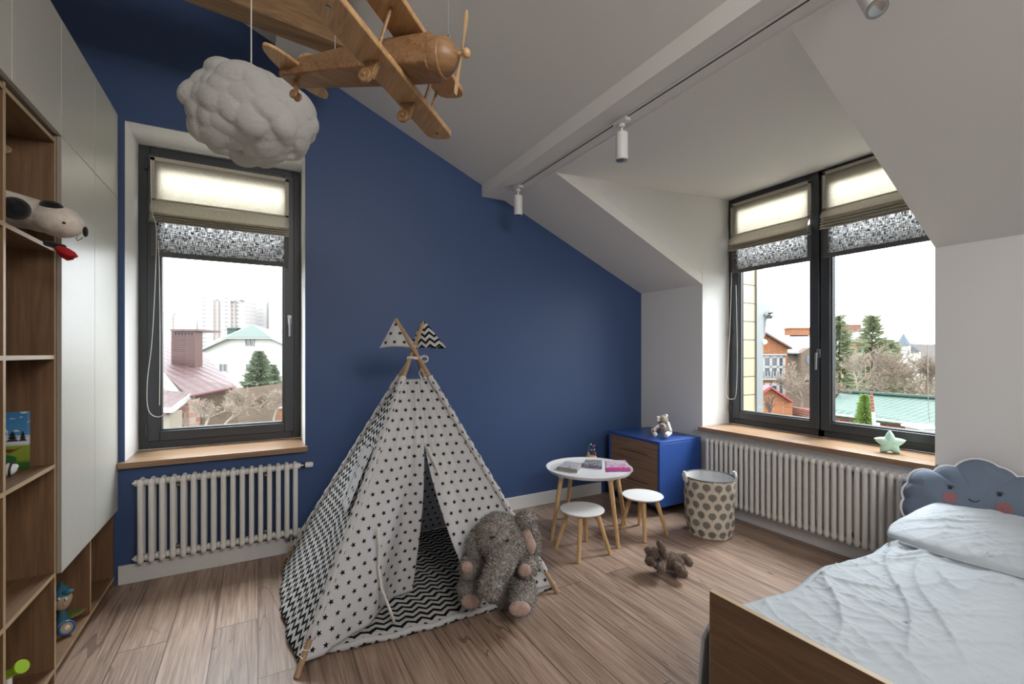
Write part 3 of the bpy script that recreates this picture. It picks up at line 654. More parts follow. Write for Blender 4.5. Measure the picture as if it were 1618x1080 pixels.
# bright green toy and wooden disc in the lowest compartment
root = thing('green_toy_horn', 'bright lime green plastic toy with a flared end in the lowest compartment', 'toy', (-.86, 2.27, ZS[0]))
p0, p1 = W(-8, 1078, 1.62), W(30, 1055, 1.62)
b = MB(); b.tube([p0, p0.lerp(p1, .5), p0.lerp(p1, .8), p1, p1 + (p1 - p0) * .12], [.017, .016, .014, .019, .021], 16); b.tube([p1 + (p1-p0)*.10, p1 + (p1-p0)*.14], [.024, .023], 16)
b.build('body', plain('lime_plastic', (.30,.52,.02), .3), root); b = MB(); pm = p0.lerp(p1, .55); b.cone((pm.x, pm.y, ZS[0]), pm, .012, .010, 12); b.build('stand', M['white_plastic'], root)
root = thing('wooden_disc', 'small round wooden toy disc at the foot of the lowest shelf compartment', 'toy', (-.83, 2.45, ZS[0]))
c0 = W(60, 1076, 1.76); b = MB(); c0.z = ZS[0] + .022; b.cone(c0, c0 + Vector((0, .012, 0)), .022, .022, 24); b.build('disc', M['leg_wood'], root, bevel=.002)
# doll with a blue hat, leaf-shaped toy and blue-rimmed wheel in the niche
zn = .0605
root = thing('hatted_doll', 'pale-faced toy doll in a teal pointed hat standing in the niche under the cupboard', 'doll', (-.85, 2.84, zn))
dd = 2.24; c_h = W(98, 948, dd)
b = MB(); b.ell(c_h, (.038, .036, .046), None, 20, 12, fn=lambda d: 1 + .05 * math.sin(4 * d.z)); b.ell(c_h + Vector((.018, -.03, -.008)), (.008, .012, .008)); b.build('head', plain('pale_wood_skin', (.50,.37,.28), .5), root)
b = MB(); b.lathe([(.040, 0), (.036, .012), (.024, .032), (.010, .052), (.001, .062)], c_h + Vector((-.004, 0, .030)), 20); b.ell(c_h + Vector((.026, -.022, .046)), (.024, .02, .010)); b.build('hat', plain('teal_felt', (.02,.13,.20), .6), root)
for k in (0, 1):
    e = W(93 + k * 11, 946, dd - .04); b = MB(); b.ell(e, (.006, .005, .008)); w_ = b.build('eye', M['white_plastic'], root); b = MB(); b.ell(e - Vector((_s, _c, 0)) * .004 + Vector((0, 0, -.001)), (.0032, .003, .0042)); b.build('pupil', M['black'], w_)
b = MB(); b.lathe([(.020, 0), (.032, .008), (.030, .03), (.018, .05), (.012, c_h.z - zn - .03)], (c_h.x, c_h.y + .005, zn), 20); b.build('torso', plain('teal_coat', (.03,.12,.16), .6), root)
root = thing('leaf_toy', 'flat oval green and tan wooden toy beside the hatted doll', 'toy', (-.82, 2.93, zn))
lc = W(117, 968, 2.33); lc.z = zn + .028; b = MB(); rq = Euler((R(12), R(-14), R(30))).to_matrix()
b.ell(lc, (.060, .050, .007), rq, 24, 8); b.cone((lc.x, lc.y, zn), lc, .012, .012, 12); b.build('body', plain('tan_wood', (.30,.18,.10), .5), root)
b = MB(); b.ell(lc + rq @ Vector((.006, 0, .005)), (.045, .038, .005), rq, 24, 8); b.build('green_pad', plain('leaf_green', (.10,.20,.03), .5), root)
root = thing('rolling_toy', 'small tan rolling toy with a blue rim on the niche floor', 'toy', (-.83, 2.75, zn))
wc = W(104, 998, 2.17); wc.z = zn + .036; ax = Vector((.55, -.72, .35)).normalized(); b = MB(); b.cone(wc - ax * .022, wc + ax * .010, .030, .033, 28, 0); b.build('hub', plain('tan_wood_2', (.42,.29,.19), .5), root, bevel=.004)
b = MB(); u_ = ax.orthogonal().normalized(); v_ = ax.cross(u_); b.tube([wc + ax * .010 + (u_ * math.cos(t) + v_ * math.sin(t)) * .028 for t in [k * math.pi / 14 for k in range(28)]], .0052, 8, closed=True); b.build('rim', plain('blue_rim', (.02,.12,.32), .4), root)
b = MB(); b.ell(wc + ax * .012, (.012, .012, .006), ax.to_track_quat('Z', 'Y').to_matrix()); b.build('button', M['dogcream'], root)

# ------------------------------------------------------------------ cloud lamp
cc = W(397, 182, 2.1); root = thing('cloud_lamp', 'white cotton cloud pendant lamp hanging on a thin cord before the left window', 'lamp', cc)
rnd = random.Random(11)
AX, AY, AZ = .272, .23, .192
camr = Vector((_c, -_s, 0)); camf = Vector((_s, _c, 0)); fr = Matrix((camr, camf, Vector((0, 0, 1)))).transposed()
els = [('e', cc, (AX * .84, AY * .84, AZ * .82), fr)]
N = 88
for i in range(N):
    z = 1 - 2 * (i + .5) / N; th = i * 2.39996; rr_ = math.sqrt(1 - z * z)
    d = Vector((rr_ * math.cos(th), rr_ * math.sin(th), z)); k = .80 + .06 * rnd.random(); s = rnd.uniform(.046, .082)
    p = cc + fr @ Vector((d.x * AX * k, d.y * AY * k, d.z * AZ * k))
    tilt = ((fr @ d) + Vector((0, 0, .4))).to_track_quat('Z', 'Y').to_matrix() @ Euler((rnd.uniform(-.3,.3), rnd.uniform(-.3,.3), rnd.uniform(0,3))).to_matrix()
    els.append(('e', p, (s * 1.2, s * 1.0, s * .74), tilt))
blob('shade', els, M['cloud'], root, .0055, 0)
b = MB()
top = Vector((cc.x, cc.y, zc(cc.x) - .001)); b.cone(cc + Vector((0, 0, AZ * .9)), top, .0028, .0028, 8); b.build('cord', M['white_cord'], root)
b = MB(); b.cone(top - Vector((0, 0, .03)), top + Vector((0, 0, .02)), .05, .05, 24); b.build('ceiling_rose', M['white_plastic'], root, bevel=.003)

# ------------------------------------------------------------------ wooden collar board above
za = 3.10
P = [onZ(294.8, 3, za), onZ(464, 66.7, za), onZ(511.4, 56.4, za), onZ(346.7, 0, za)]
dA = (P[1] - P[0]).normalized(); far0 = P[0]; w_ = .135; nrm = Vector((dA.y, -dA.x, 0)); xl = (XL + .0 - far0.x) / dA.x
a = far0 + dA * xl; e = far0 + dA * ((.43 - far0.x) / dA.x)
b = MB(); b.prism([a, e, e + Vector((0, 0, .315)), a + Vector((0, 0, .315))], nrm * w_)
o = b.build('timber_beam', M['beam_wood'], bevel=.004, smooth=False); tag(o, 'rough timber beam crossing above the cloud lamp at the top left', 'beam')

# ------------------------------------------------------------------ wooden biplane
SP = .85; RW = Matrix(((0.681, 0.7199, 0.1342), (-0.7208, 0.6913, -0.0504), (-0.129, -0.0624, 0.9897))); TW = Vector((0.1037, 2.0621, 2.4979))
TP = lambda v: EY + ((RW @ Vector(v) + TW) - EY) * SP
root = thing('toy_biplane', 'large varnished pine toy biplane hanging on wires above the tent', 'toy plane', TP((.45, 0, .05)))
def pb(): return MB(TP)
b = pb()                                     # fuselage: tapered box, rounded on top towards the nose
secs = [(0, .046, .060, .0), (.20, .055, .078, 0), (.40, .064, .098, 0), (.60, .068, .118, -.004), (.66, .068, .124, -.006)]
vs = []
for (x, w, h, z0) in secs:
    n = 24
    for i in range(n):
        t = 2 * math.pi * i / n; cs, sn = math.cos(t), math.sin(t); pw = .16 if x < .5 else .32
        vs.append((x, w * math.copysign(abs(cs) ** pw, cs), z0 + h / 2 + h / 2 * math.copysign(abs(sn) ** pw, sn)))
fs = [(k*24+i, k*24+(i+1)%24, (k+1)*24+(i+1)%24, (k+1)*24+i) for k in range(4) for i in range(24)] + [tuple(range(24)), tuple(4*24+i for i in range(24))]
b.add(vs, fs); fus = b.build('fuselage', M['pine_x'], root)
def wing(name, x0, x1, y0, y1, z0, t, mat):
    b = pb(); r = (x1 - x0) * .30; pts = [(x0 + r, y0), (x1 - r, y0), (x1 - r * .3, y0 + r * .35), (x1, y0 + r), (x1, y1 - r), (x1 - r * .3, y1 - r * .3), (x1 - r * .9, y1), (x0 + r, y1), (x0 + r * .3, y1 - r * .35), (x0, y1 - r * .9), (x0, y0 + r), (x0 + r * .3, y0 + r * .35)]
    b.prism([(x, y, z0) for x, y in pts], (0, 0, t)); return b.build(name, mat, root, bevel=.003)
lw = wing('lower_wing', .436, .558, -.416, .416, -.026, .022, M['pine_y']); uw = wing('upper_wing', .492, .622, -.352, .352, .126, .020, M['pine_y'])
for y in (-.36, .36):
    b = pb(); b.cone((.50, y, -.030), (.50, y, -.024), .008, .008, 12); b.build('bolt', M['alu'], lw)
for y in (-.30, -.16, .16, .30):
    for x in (.470, .53):
        if (abs(y) < .2) == (x < .5): continue
        b = pb(); b.cone((x + .01, y, -.006), (x + .035, y, .128), .0062, .0062, 10); b.build('strut', M['pine_x'], root)
b = pb(); b.cone((.655, 0, .056), (.70, 0, .056), .070, .068, 32); b.build('cowl_ring', M['pine_x'], root, bevel=.004)
b = pb(); prof = [(.695, .066), (.708, .062), (.724, .051), (.738, .036), (.748, .020), (.752, .012)]
vs = [(x, r * math.cos(2*math.pi*i/28), .060 + r * math.sin(2*math.pi*i/28)) for x, r in prof for i in range(28)]
b.add(vs, [(k*28+i, k*28+(i+1)%28, (k+1)*28+(i+1)%28, (k+1)*28+i) for k in range(5) for i in range(28)] + [tuple(range(28)), tuple(5*28+i for i in range(28))]); b.build('nose_cone', M['pine_x'], root)
b = pb(); b.cone((.748, 0, .066), (.776, 0, .068), .0075, .0075, 16); b.ell((.782, 0, .068), (.015, .017, .017)); b.build('propeller_hub', M['leg_wood'], root)
for s in (1, -1):
    b = pb(); K = []
    for t, w in ((.008, .008), (.03, .011), (.07, .0165), (.11, .0175), (.142, .014), (.152, .006)):
        tw = .75 - t * 3.5; K.append((t, w, tw))
    vs = []
    for t, w, tw in K:
        for (dx, dy) in ((0, -w), (.004, 0), (0, w), (-.004, 0)):
            x = dx * math.cos(tw) - dy * math.sin(tw) * .7; y = dx * math.sin(tw) + dy * math.cos(tw); vs.append((.764 + x * .8, y * 1.25 - .02 * t, .068 + s * t))
    b.add(vs, [(k*4+i, k*4+(i+1)%4, (k+1)*4+(i+1)%4, (k+1)*4+i) for k in range(5) for i in range(4)] + [(0,1,2,3), (20,21,22,23)]); b.build('propeller_blade', M['leg_wood'], root)
for y in (-.115, .135):                      # landing gear
    b = pb(); b.prism([(.452, y - .011, -.026), (.520, y - .011, -.026), (.508, y - .011, -.048), (.498, y - .011, -.085), (.474, y - .011, -.085), (.470, y - .011, -.05)], (0, .022, 0)); g_ = b.build('wheel_leg', M['pine_x'], root, bevel=.002)
    b = pb(); b.cone((.484, y - .032, -.088), (.484, y - .013, -.088), .024, .024, 28); b.cone((.484, y - .036, -.088), (.484, y - .03, -.088), .008, .008, 14); b.build('wheel', M['pine_x'], g_, bevel=.004)
b = pb(); b.cone((.04, 0, .002), (.055, 0, -.050), .0095, .008, 12); tl = b.build('tail_strut', M['pine_x'], root)
for s in (-.012, .012):
    b = pb(); b.cone((.052, s - .005, -.056), (.052, s + .005, -.056), .018, .018, 24); b.build('tail_wheel', M['pine_x'], tl, bevel=.003)
def oval(x, y, z0, t, rx, ry, name, vertical=False):
    b = pb(); pts = [(x + rx * math.cos(a), y + ry * math.sin(a)) for a in [2*math.pi*i/32 for i in range(32)]]
    if vertical: b.prism([(px_, -.006, pz_) for px_, pz_ in pts], (0, .012, 0))
    else: b.prism([(px_, py_, z0) for px_, py_ in pts], (0, 0, t))
    return b.build(name, M['pine_y'], root, bevel=.003)
oval(.045, 0, .030, .014, .055, .168, 'tailplane'); oval(.075, .066, 0, 0, .050, .050, 'tail_fin', True)
b = pb()
for x in (.13, .40): b.box(x - .03, x + .03, -.0675 if x > .3 else -.056, -.060 if x > .3 else -.050, .045, .085)
b = pb(); b.prism([(.425, -.0665, .045), (.475, -.0675, .045), (.475, -.0685, .085), (.425, -.0675, .088)], (0, -.002, 0)); b.build('window', M['leg_wood'], root, bevel=.002)
for (x, y, z) in ((.215, 0, .078), (.70, 0, .122)):
    b = pb(); b.tube([(x + .007 * math.cos(a), y, z + .012 + .007 * math.sin(a)) for a in [k * math.pi / 8 for k in range(16)]], .0018, 6, closed=True); b.cone((x, y, z - .006), (x, y, z + .006), .002, .002, 8); e_ = b.build('eye_screw', M['steel'], root)
    p = TP((x, y, z + .02)); b = MB(); b.cone(p, (p.x, p.y, zc(p.x)), .0011, .0011, 6); b.build('wire', M['steel'], e_)

# ------------------------------------------------------------------ track lights
b = MB(); b.box(1.818, 1.846, -1.2, 3.31, 2.744, 2.7519); o = b.build('track_rail', M['white_plastic'], bevel=.001); tag(o, 'white lighting track with a dark slot along the underside of the ceiling beam', 'light track')
b = MB(); b.box(1.828, 1.836, -1.2, 3.29, 2.7425, 2.7445); s_ = b.build('slot', M['black'], o, smooth=False)
def spot(label, y, tilt=None):
    root = thing('track_spotlight', label, 'spotlight', (1.832, y, 2.7424), 'spotlights on the ceiling track')
    b = MB(); b.box(1.812, 1.852, y - .052, y + .052, 2.722, 2.7424); b.cone((1.832, y, 2.700), (1.832, y, 2.722), .018, .018, 20); b.build('adapter', M['white_plastic'], root, bevel=.003)
    b = MB(); b.cone((1.832, y, 2.668), (1.832, y, 2.702), .007, .007, 12); b.build('stem', M['white_plastic'], root)
    ax = Vector((0, 0, -1)) if tilt is None else Vector(tilt).normalized(); p0 = Vector((1.832, y, 2.668)); 
    if tilt is not None: p0 = p0 + ax * .005
    p1 = p0 + ax * .155
    b = MB(); b.cone(p0, p1, .034, .034, 32); o = b.build('housing', M['white_plastic'], root, bevel=.002)
    b = MB(); b.cone(p1 - ax * .0, p1 + ax * .002, .0325, .0325, 32, 0); b.build('rim', M['steel'], o)
    b = MB(); b.cone(p1 + ax * .0021, p1 + ax * .0035, .0255, .022, 24); b.build('lens', plain('reflector', (.5,.5,.48), .12, .8, .8), o)
    return root
spot('white track spotlight nearest the blue wall at the far end of the track', 3.196); spot('white track spotlight halfway along the ceiling beam', 1.995); spot('white track spotlight at the top edge of the picture, tilted towards the viewer', .79, (-.36, -.38, -.85))
# ------------------------------------------------------------------ play tent
FL, FR_, BR, BL = Vector((.143, 2.176, 0)), Vector((1.532, 2.205, 0)), Vector((1.52, 3.44, 0)), Vector((.15, 3.42, 0))
C = Vector((.865, 2.83, 1.385))
root = thing('play_tent', 'star and chevron patterned teepee play tent with four wooden poles and two flags', 'play tent', (.86, 2.82, 0))
offs = {0: Vector((-.022, -.004, 0)), 1: Vector((.010, -.030, 0)), 2: Vector((.020, .012, 0)), 3: Vector((-.004, .028, 0))}
foot = [FL, FR_, BR, BL]; ext = [1.155, 1.155, 1.03, 1.03]; poles = []
for i in range(4):
    f = foot[i]; c = C + offs[(i + 0) % 4]; top = f + (c - f) * ext[i]; poles.append((f, c, top))
    b = MB(); b.cone(f + Vector((0, 0, .0)), top, .0135, .0125, 16); b.build('pole', M['pole_wood'], root, bevel=.002)
def pole_pt(i, z): f, c, t = poles[i]; return f + (c - f) * (z / C.z)
ZT = 1.235
def panel(name, i, j, u0, u1, z0, z1, mat, nu=40, nv=60, seed=0, sag=.03, bulge=0, wr=.012, thick=.0015, uoff=0, off=0.0):
    """grid between pole i and pole j; u0/u1 may be functions of height"""
    b = MB(); b.uv = []; cen = C.xy
    for k in range(nv + 1):
        t = k / nv; z = z0 + (z1 - z0) * t; A, B = pole_pt(i, z), pole_pt(j, z)
        ua = u0(z) if callable(u0) else u0; ub = u1(z) if callable(u1) else u1; L = (B - A).length
        n = (B - A).cross(Vector((0, 0, 1))).normalized()
        if n.dot(Vector((C.x, C.y, 0)) - (A + B) * .5) < 0: n = -n
        for m_ in range(nu + 1):
            u = ua + (ub - ua) * m_ / nu; p = A + (B - A) * u; e = math.sin(math.pi * min(1, max(0, u)))
            fall = 1 if not callable(sag) else 0
            s = (sag if not callable(sag) else sag(u, z)) * e
            w = wr * e * (noise.noise(Vector((u * 7 + seed, z * 1.3, seed))) + .5 * noise.noise(Vector((u * 19 + seed, z * 2.5, seed + 3))))
            b.v.append(p + n * (s + w + off)); b.uv.append(((u - .5) * L + uoff, z * 1.1))
    for k in range(nv):
        for m_ in range(nu): a = k * (nu + 1) + m_; b.f.append([a, a + 1, a + nu + 2, a + nu + 1]); b.m.append(0)
    o = b.build(name, mat, root, fix=False, ang=180); s = o.modifiers.new('thick', 'SOLIDIFY'); s.thickness = thick; return o
ZD = .86
def uL(z): return .505 if z > ZD else .505 - .055 * (1 - z / ZD)
def uR(z): return .505 if z > ZD else .515 + .15 * (1 - z / ZD) ** 1.2
def sagL(u, z): return .03 + (.0 if z > ZD else (.05 * math.sin(u * 22) * (1 - z / ZD) * min(1, u * 3) + .92 * max(0, u - .07) * (1 - z / ZD) ** 1.25 / max(.3, math.sin(math.pi * u))))
fl = panel('front_left_flap', 0, 1, 0, uL, .045, ZT, M['star'], 60, 80, 1, sagL, wr=.02)
fr_p = panel('front_right_flap', 0, 1, uR, 1, .045, ZT, M['star'], 50, 80, 1, .03, wr=.014)
panel('right_side_cloth', 1, 2, 0, 1, .04, ZT, M['chev'], 40, 60, 5); panel('rear_cloth', 2, 3, 0, 1, .04, ZT, M['star'], 40, 60, 9)
def sagS(u, z): return .02 - (.085 * max(0, 1 - z / .32) ** 1.3) + .008 * math.sin(u * 30) * max(0, 1 - z / .25)
ls = panel('left_side_cloth', 3, 0, 0, 1, .03, ZT, M['chev'], 60, 90, 12, sagS, wr=.012)
wc_ = panel('window_curtain', 3, 0, lambda z: .40 + .18 * (.95 - z), lambda z: .86, .55, .86, M['star'], 24, 24, 21, .0, wr=.035, off=-.012)
# pole sleeves with gathered edges
for i in range(4):
    b = MB(); b.uv = []; K = 90; n = 14
    f, c, t = poles[i]; d = (c - f).normalized(); a1 = d.orthogonal().normalized(); a2 = d.cross(a1)
    for k in range(K + 1):
        z = .12 + (ZT - .10) * k / K; p = pole_pt(i, z)
        for m_ in range(n):
            th = 2 * math.pi * m_ / n; r = .019 + .0035 * math.sin(k * 2.1 + i) * (.5 + .5 * math.cos(th)) + .002 * math.sin(k * .9)
            b.v.append(p + (a1 * math.cos(th) + a2 * math.sin(th)) * r); b.uv.append((th * .02 * 2, z * 1.15))
    for k in range(K):
        for m_ in range(n): b.f.append([k*n+m_, k*n+(m_+1)%n, (k+1)*n+(m_+1)%n, (k+1)*n+m_]); b.m.append(0)
    b.build('pole_sleeve', M['star'], root, ang=180)
# seam above the door, tie ribbons
b = MB(); A, B = pole_pt(0, ZD + .01), pole_pt(1, ZD + .01); nin = Vector((0, 1, 0))
b.tube([A.lerp(B, .12 + .76 * k / 20) + nin * (.03 * math.sin(math.pi * (.12 + .76 * k / 20)) - .004) for k in range(21)], .0022, 6); b.build('seam', M['canvas'], root)
def ribbon(pts, w=.008, par=root, nm='tie_ribbon'):
    b = MB(); pts = [Vector(p) for p in pts]; side = Vector((_c, -_s, 0))
    for p in pts: b.v += [p - side * w, p + side * w]
    for k in range(len(pts) - 1): b.f.append([2*k, 2*k+1, 2*k+3, 2*k+2]); b.m.append(0)
    o = b.build(nm, M['canvas'], par, fix=False, ang=180); s = o.modifiers.new('t', 'SOLIDIFY'); s.thickness = .002; return o
pA = pole_pt(0, .50).lerp(pole_pt(1, .50), .16)
ribbon([pA + Vector((0, -.01, 0)), pA + Vector((.006, -.02, -.1)), pA + Vector((0, -.03, -.2)), pA + Vector((.012, -.045, -.3)), pA + Vector((.045, -.085, -.40)), pA + Vector((.06, -.11, -.455))])
pB = pole_pt(0, ZD).lerp(pole_pt(1, ZD), .515)
ribbon([pB + Vector((0, -.012, 0)), pB + Vector((.035, -.035, -.09)), pB + Vector((.075, -.06, -.20)), pB + Vector((.10, -.085, -.30))], .009)
# flags on the two front pole tops
def flag(i, mat, back, nm):
    f, c, top = poles[i]; b = MB(); b.uv = []; d = (top - f).normalized(); tip = top + d * .012; H = .172
    nu, nv = 22, 10
    for k in range(nv + 1):
        t = k / nv
        for m_ in range(nu + 1):
            th = 2 * math.pi * m_ / nu; w = .012 + t * .104 * (1 + .12 * math.sin(3 * th + i))
            p = tip + Vector((_c * math.cos(th) * w + _s * math.sin(th) * w * .45, -_s * math.cos(th) * w + _c * math.sin(th) * w * .45, -t * H - .006 * math.sin(2 * th + i) * t)) + Vector((_c, -_s, 0)) * t * back
            b.v.append(p); b.uv.append((math.cos(th) * w * 1.0, -t * H))
    for k in range(nv):
        for m_ in range(nu): a = k*(nu+1)+m_; b.f.append([a, a+1, a+nu+2, a+nu+1]); b.m.append(0)
    o = b.build(nm, mat, root, fix=False, ang=180); s = o.modifiers.new('t', 'SOLIDIFY'); s.thickness = .0015; return o
flag(0, M['chev_flag'], .03, 'flag'); flag(1, M['star'], -.0, 'flag')
b = MB(); tp = poles[1][2]; b.cone(tp - Vector((0, 0, .004)), tp + (poles[1][2] - poles[1][0]).normalized() * .022, .0135, .0125, 16); b.build('pole_tip', M['pole_wood'], root, bevel=.002)
# lashing cord
b = MB(); pc = C + Vector((0, 0, -.02))
for k in range(3): b.tube([pc + Vector((.045 * math.cos(a), .045 * math.sin(a), .006 * k + .003 * math.sin(2 * a))) for a in [t * math.pi / 12 for t in range(24)]], .0028, 6, closed=True)
q0 = pc + camr * .045 - camf * .02
for sgn in (1, -1):
    b.tube([q0 + camr * (.022 + .024 * math.cos(a)) * 1.0 + Vector((0, 0, sgn * .004 + .018 * math.sin(a))) for a in [t * math.pi / 8 for t in range(16)]], .0022, 6, closed=True)
b.tube([q0, q0 + camr * .01 + Vector((0, 0, -.05)), q0 + camr * (-.012) + Vector((0, 0, -.09)), q0 + camr * .012 + Vector((0, 0, -.14))], .0022, 6)
b.build('lashing_cord', M['white_cord'], root)
b = MB(); pf = pole_pt(0, .095); b.tube([pf + Vector((.02 * math.cos(a), .02 * math.sin(a), .004 * math.sin(a))) for a in [t * math.pi / 8 for t in range(16)]], .0018, 6, closed=True); b.tube([pf + Vector((.018, -.005, 0)), pf + Vector((.06, .05, -.03))], .0018, 6); b.tube([pf + Vector((-.018, -.005, 0)), pf + Vector((-.04, -.02, -.012)), pf + Vector((-.02, -.03, -.03))], .0018, 6); b.build('corner_tie', M['white_cord'], root)
# quilted mat
mt = thing('play_mat', 'padded black and white chevron mat on the tent floor with a starry edge', 'mat', (.86, 2.8, 0))
b = MB(); b.uv = []; nu, nv = 90, 80; Q = [Vector((.185, 2.285, 0)), Vector((1.545, 2.262, 0)), Vector((1.50, 3.42, 0)), Vector((.19, 3.39, 0))]
def matpt(u, v, top):
    p = (Q[0] * (1-u) + Q[1] * u) * (1-v) + (Q[3] * (1-u) + Q[2] * u) * v
    e = min(u, 1-u, v * .9, (1-v)) ; k = min(1, e / .03); rr_ = math.sqrt(max(0, 1 - (1-k)**2))
    z = .004 + .034 * rr_ + (.006 * noise.noise(Vector((u * 9, v * 9, 0))) + .004 * noise.noise(Vector((u*30, v*26, 2)))) * k
    p = p + Vector((0, -.05 * math.sin(math.pi * u) * (1 - v) , 0)) + Vector((0, .012 * noise.noise(Vector((u * 8, 0, 5))) * (1-v), 0))
    return Vector((p.x, p.y, z if top else .002))
for top in (True, False):
    for k in range(nv + 1):
        for m_ in range(nu + 1):
            u, v = m_/nu, k/nv; b.v.append(matpt(u, v, top)); b.uv.append((u * 1.36 + .01 * math.sin(v * 30), v * 1.15))
o_ = (nu+1)*(nv+1)
for k in range(nv):
    for m_ in range(nu): a = k*(nu+1)+m_; b.f.append([a, a+1, a+nu+2, a+nu+1]); b.m.append(0); b.f.append([o_+a, o_+a+nu+1, o_+a+nu+2, o_+a+1]); b.m.append(0)
b.build('quilt', M['chev_mat'], mt, fix=False, ang=180)
b = MB(); b.uv = []; n = 10; K = 80
for k in range(K + 1):
    u = k / K; p = matpt(u, 0, False); p.z = .022 + .004 * math.sin(u * 40)
    for m_ in range(n): th = 2*math.pi*m_/n; b.v.append(p + Vector((0, math.cos(th) * .014, math.sin(th) * .015))); b.uv.append((u * 1.36, .0285 + (th - math.pi * 1.2) * .016))
for k in range(K):
    for m_ in range(n): b.f.append([k*n+m_, k*n+(m_+1)%n, (k+1)*n+(m_+1)%n, (k+1)*n+m_]); b.m.append(0)
b.build('edge_roll', M['star'], mt, ang=180)

# ------------------------------------------------------------------ plush elephant
root = thing('plush_elephant', 'big fluffy grey-brown plush elephant sitting at the tent door with pink paw pads', 'plush toy', (1.18, 2.33, .03))
F_ = lambda n: (n, .017, .0032)
def px(x, y, d, r): return r * d / FPX
def E(x, y, d, rx, rz, ry=None, rot=0): return ('e', W(x, y, d), (rx*d/FPX, (ry or rx)*d/FPX, rz*d/FPX), Matrix((camr*math.cos(rot)+Vector((0,0,-1))*math.sin(rot), camf, camr*math.sin(rot)+Vector((0,0,1))*math.cos(rot))).transposed())
def Cc(a, b_, r0, r1): return ('c', W(*a), W(*b_), r0 * a[2] / FPX, r1 * b_[2] / FPX)
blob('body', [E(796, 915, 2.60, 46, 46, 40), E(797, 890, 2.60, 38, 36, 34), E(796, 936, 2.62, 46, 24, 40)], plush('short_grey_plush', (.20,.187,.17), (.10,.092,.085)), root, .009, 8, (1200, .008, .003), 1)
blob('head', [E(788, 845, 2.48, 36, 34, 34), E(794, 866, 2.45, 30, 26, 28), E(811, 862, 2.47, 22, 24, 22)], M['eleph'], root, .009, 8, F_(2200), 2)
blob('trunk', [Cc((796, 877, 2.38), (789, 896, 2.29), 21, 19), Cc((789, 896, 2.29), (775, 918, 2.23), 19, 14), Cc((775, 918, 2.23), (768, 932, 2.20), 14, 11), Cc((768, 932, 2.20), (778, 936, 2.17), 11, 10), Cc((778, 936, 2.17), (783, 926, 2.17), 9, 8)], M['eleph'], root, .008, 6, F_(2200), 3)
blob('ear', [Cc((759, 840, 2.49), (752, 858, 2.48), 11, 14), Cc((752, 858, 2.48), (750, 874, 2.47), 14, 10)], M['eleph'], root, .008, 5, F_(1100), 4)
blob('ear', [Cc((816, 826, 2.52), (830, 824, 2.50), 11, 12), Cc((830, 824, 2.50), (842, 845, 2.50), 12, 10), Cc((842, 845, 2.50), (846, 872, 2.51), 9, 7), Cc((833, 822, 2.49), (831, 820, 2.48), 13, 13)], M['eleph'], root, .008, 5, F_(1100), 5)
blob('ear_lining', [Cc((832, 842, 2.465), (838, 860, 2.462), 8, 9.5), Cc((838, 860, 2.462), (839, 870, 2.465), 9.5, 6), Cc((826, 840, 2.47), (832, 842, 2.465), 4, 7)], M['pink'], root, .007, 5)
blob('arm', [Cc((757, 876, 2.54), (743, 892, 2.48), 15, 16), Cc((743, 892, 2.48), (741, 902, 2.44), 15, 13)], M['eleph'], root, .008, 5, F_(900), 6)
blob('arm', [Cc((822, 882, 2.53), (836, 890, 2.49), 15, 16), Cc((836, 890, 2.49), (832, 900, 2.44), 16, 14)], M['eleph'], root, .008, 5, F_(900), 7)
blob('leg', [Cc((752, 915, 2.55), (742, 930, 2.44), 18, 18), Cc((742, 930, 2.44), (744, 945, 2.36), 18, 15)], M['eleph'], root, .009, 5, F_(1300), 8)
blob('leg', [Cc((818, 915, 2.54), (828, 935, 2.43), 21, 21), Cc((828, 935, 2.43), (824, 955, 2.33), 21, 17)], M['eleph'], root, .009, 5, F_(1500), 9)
def pad(x, y, d, r, rz):
    o = blob('paw_pad', [E(x, y, d, r, rz, r * .5)], M['pink'], root, .006, 3); tag(o, 'pink velour paw pad'); return o
pad(738, 896, 2.405, 10, 10); pad(829, 901, 2.40, 11, 11); pad(743, 950, 2.32, 15, 11); pad(821, 961, 2.285, 18, 12)
b = MB(); b.ell(W(779, 848, 2.352), (.017, .006, .0045), Matrix((camr, camf, Vector((0,0,1)))).transposed()); b.build('eye', M['black'], root)
b = MB(); b.ell(W(802, 853, 2.352), (.009, .006, .008)); b.build('eye', M['black'], root)

# ------------------------------------------------------------------ knitted teddy on the floor
root = thing('teddy_bear', 'small brown knitted teddy bear lying on its side on the floor', 'plush toy', (2.33, 2.09, 0))
B_ = lambda n: (n, .007, .0018)
dB = 2.93
blob('body', [E(1060, 886, 2.92, 18, 13, 15), E(1068, 889, 2.91, 13, 11, 13), E(1053, 884, 2.93, 11, 11, 10)], M['bear'], root, .005, 2, B_(1300), 11)
blob('head', [E(1036, 879, 2.92, 14.5, 14, 13), E(1027, 886, 2.88, 7.5, 7, 7)], M['bear'], root, .005, 2, B_(1100), 12)
blob('ear', [E(1024, 869, 2.93, 6, 5.5, 4)], M['bear'], root, .004, 1, B_(150), 13); blob('ear', [E(1033, 891, 2.82, 4.5, 4.5, 3.5)], M['bear'], root, .004, 1, B_(120), 14)
blob('arm', [Cc((1050, 878, 2.88), (1046, 866, 2.88), 5.4, 5.6), Cc((1046, 866, 2.88), (1042, 858, 2.88), 5.6, 5.2)], M['bear'], root, .004, 1, B_(300), 15)
blob('arm', [Cc((1047, 886, 2.88), (1044, 896, 2.82), 6, 7), Cc((1044, 896, 2.82), (1044, 899, 2.80), 7, 6.5)], M['bear'], root, .004, 1, B_(350), 16)
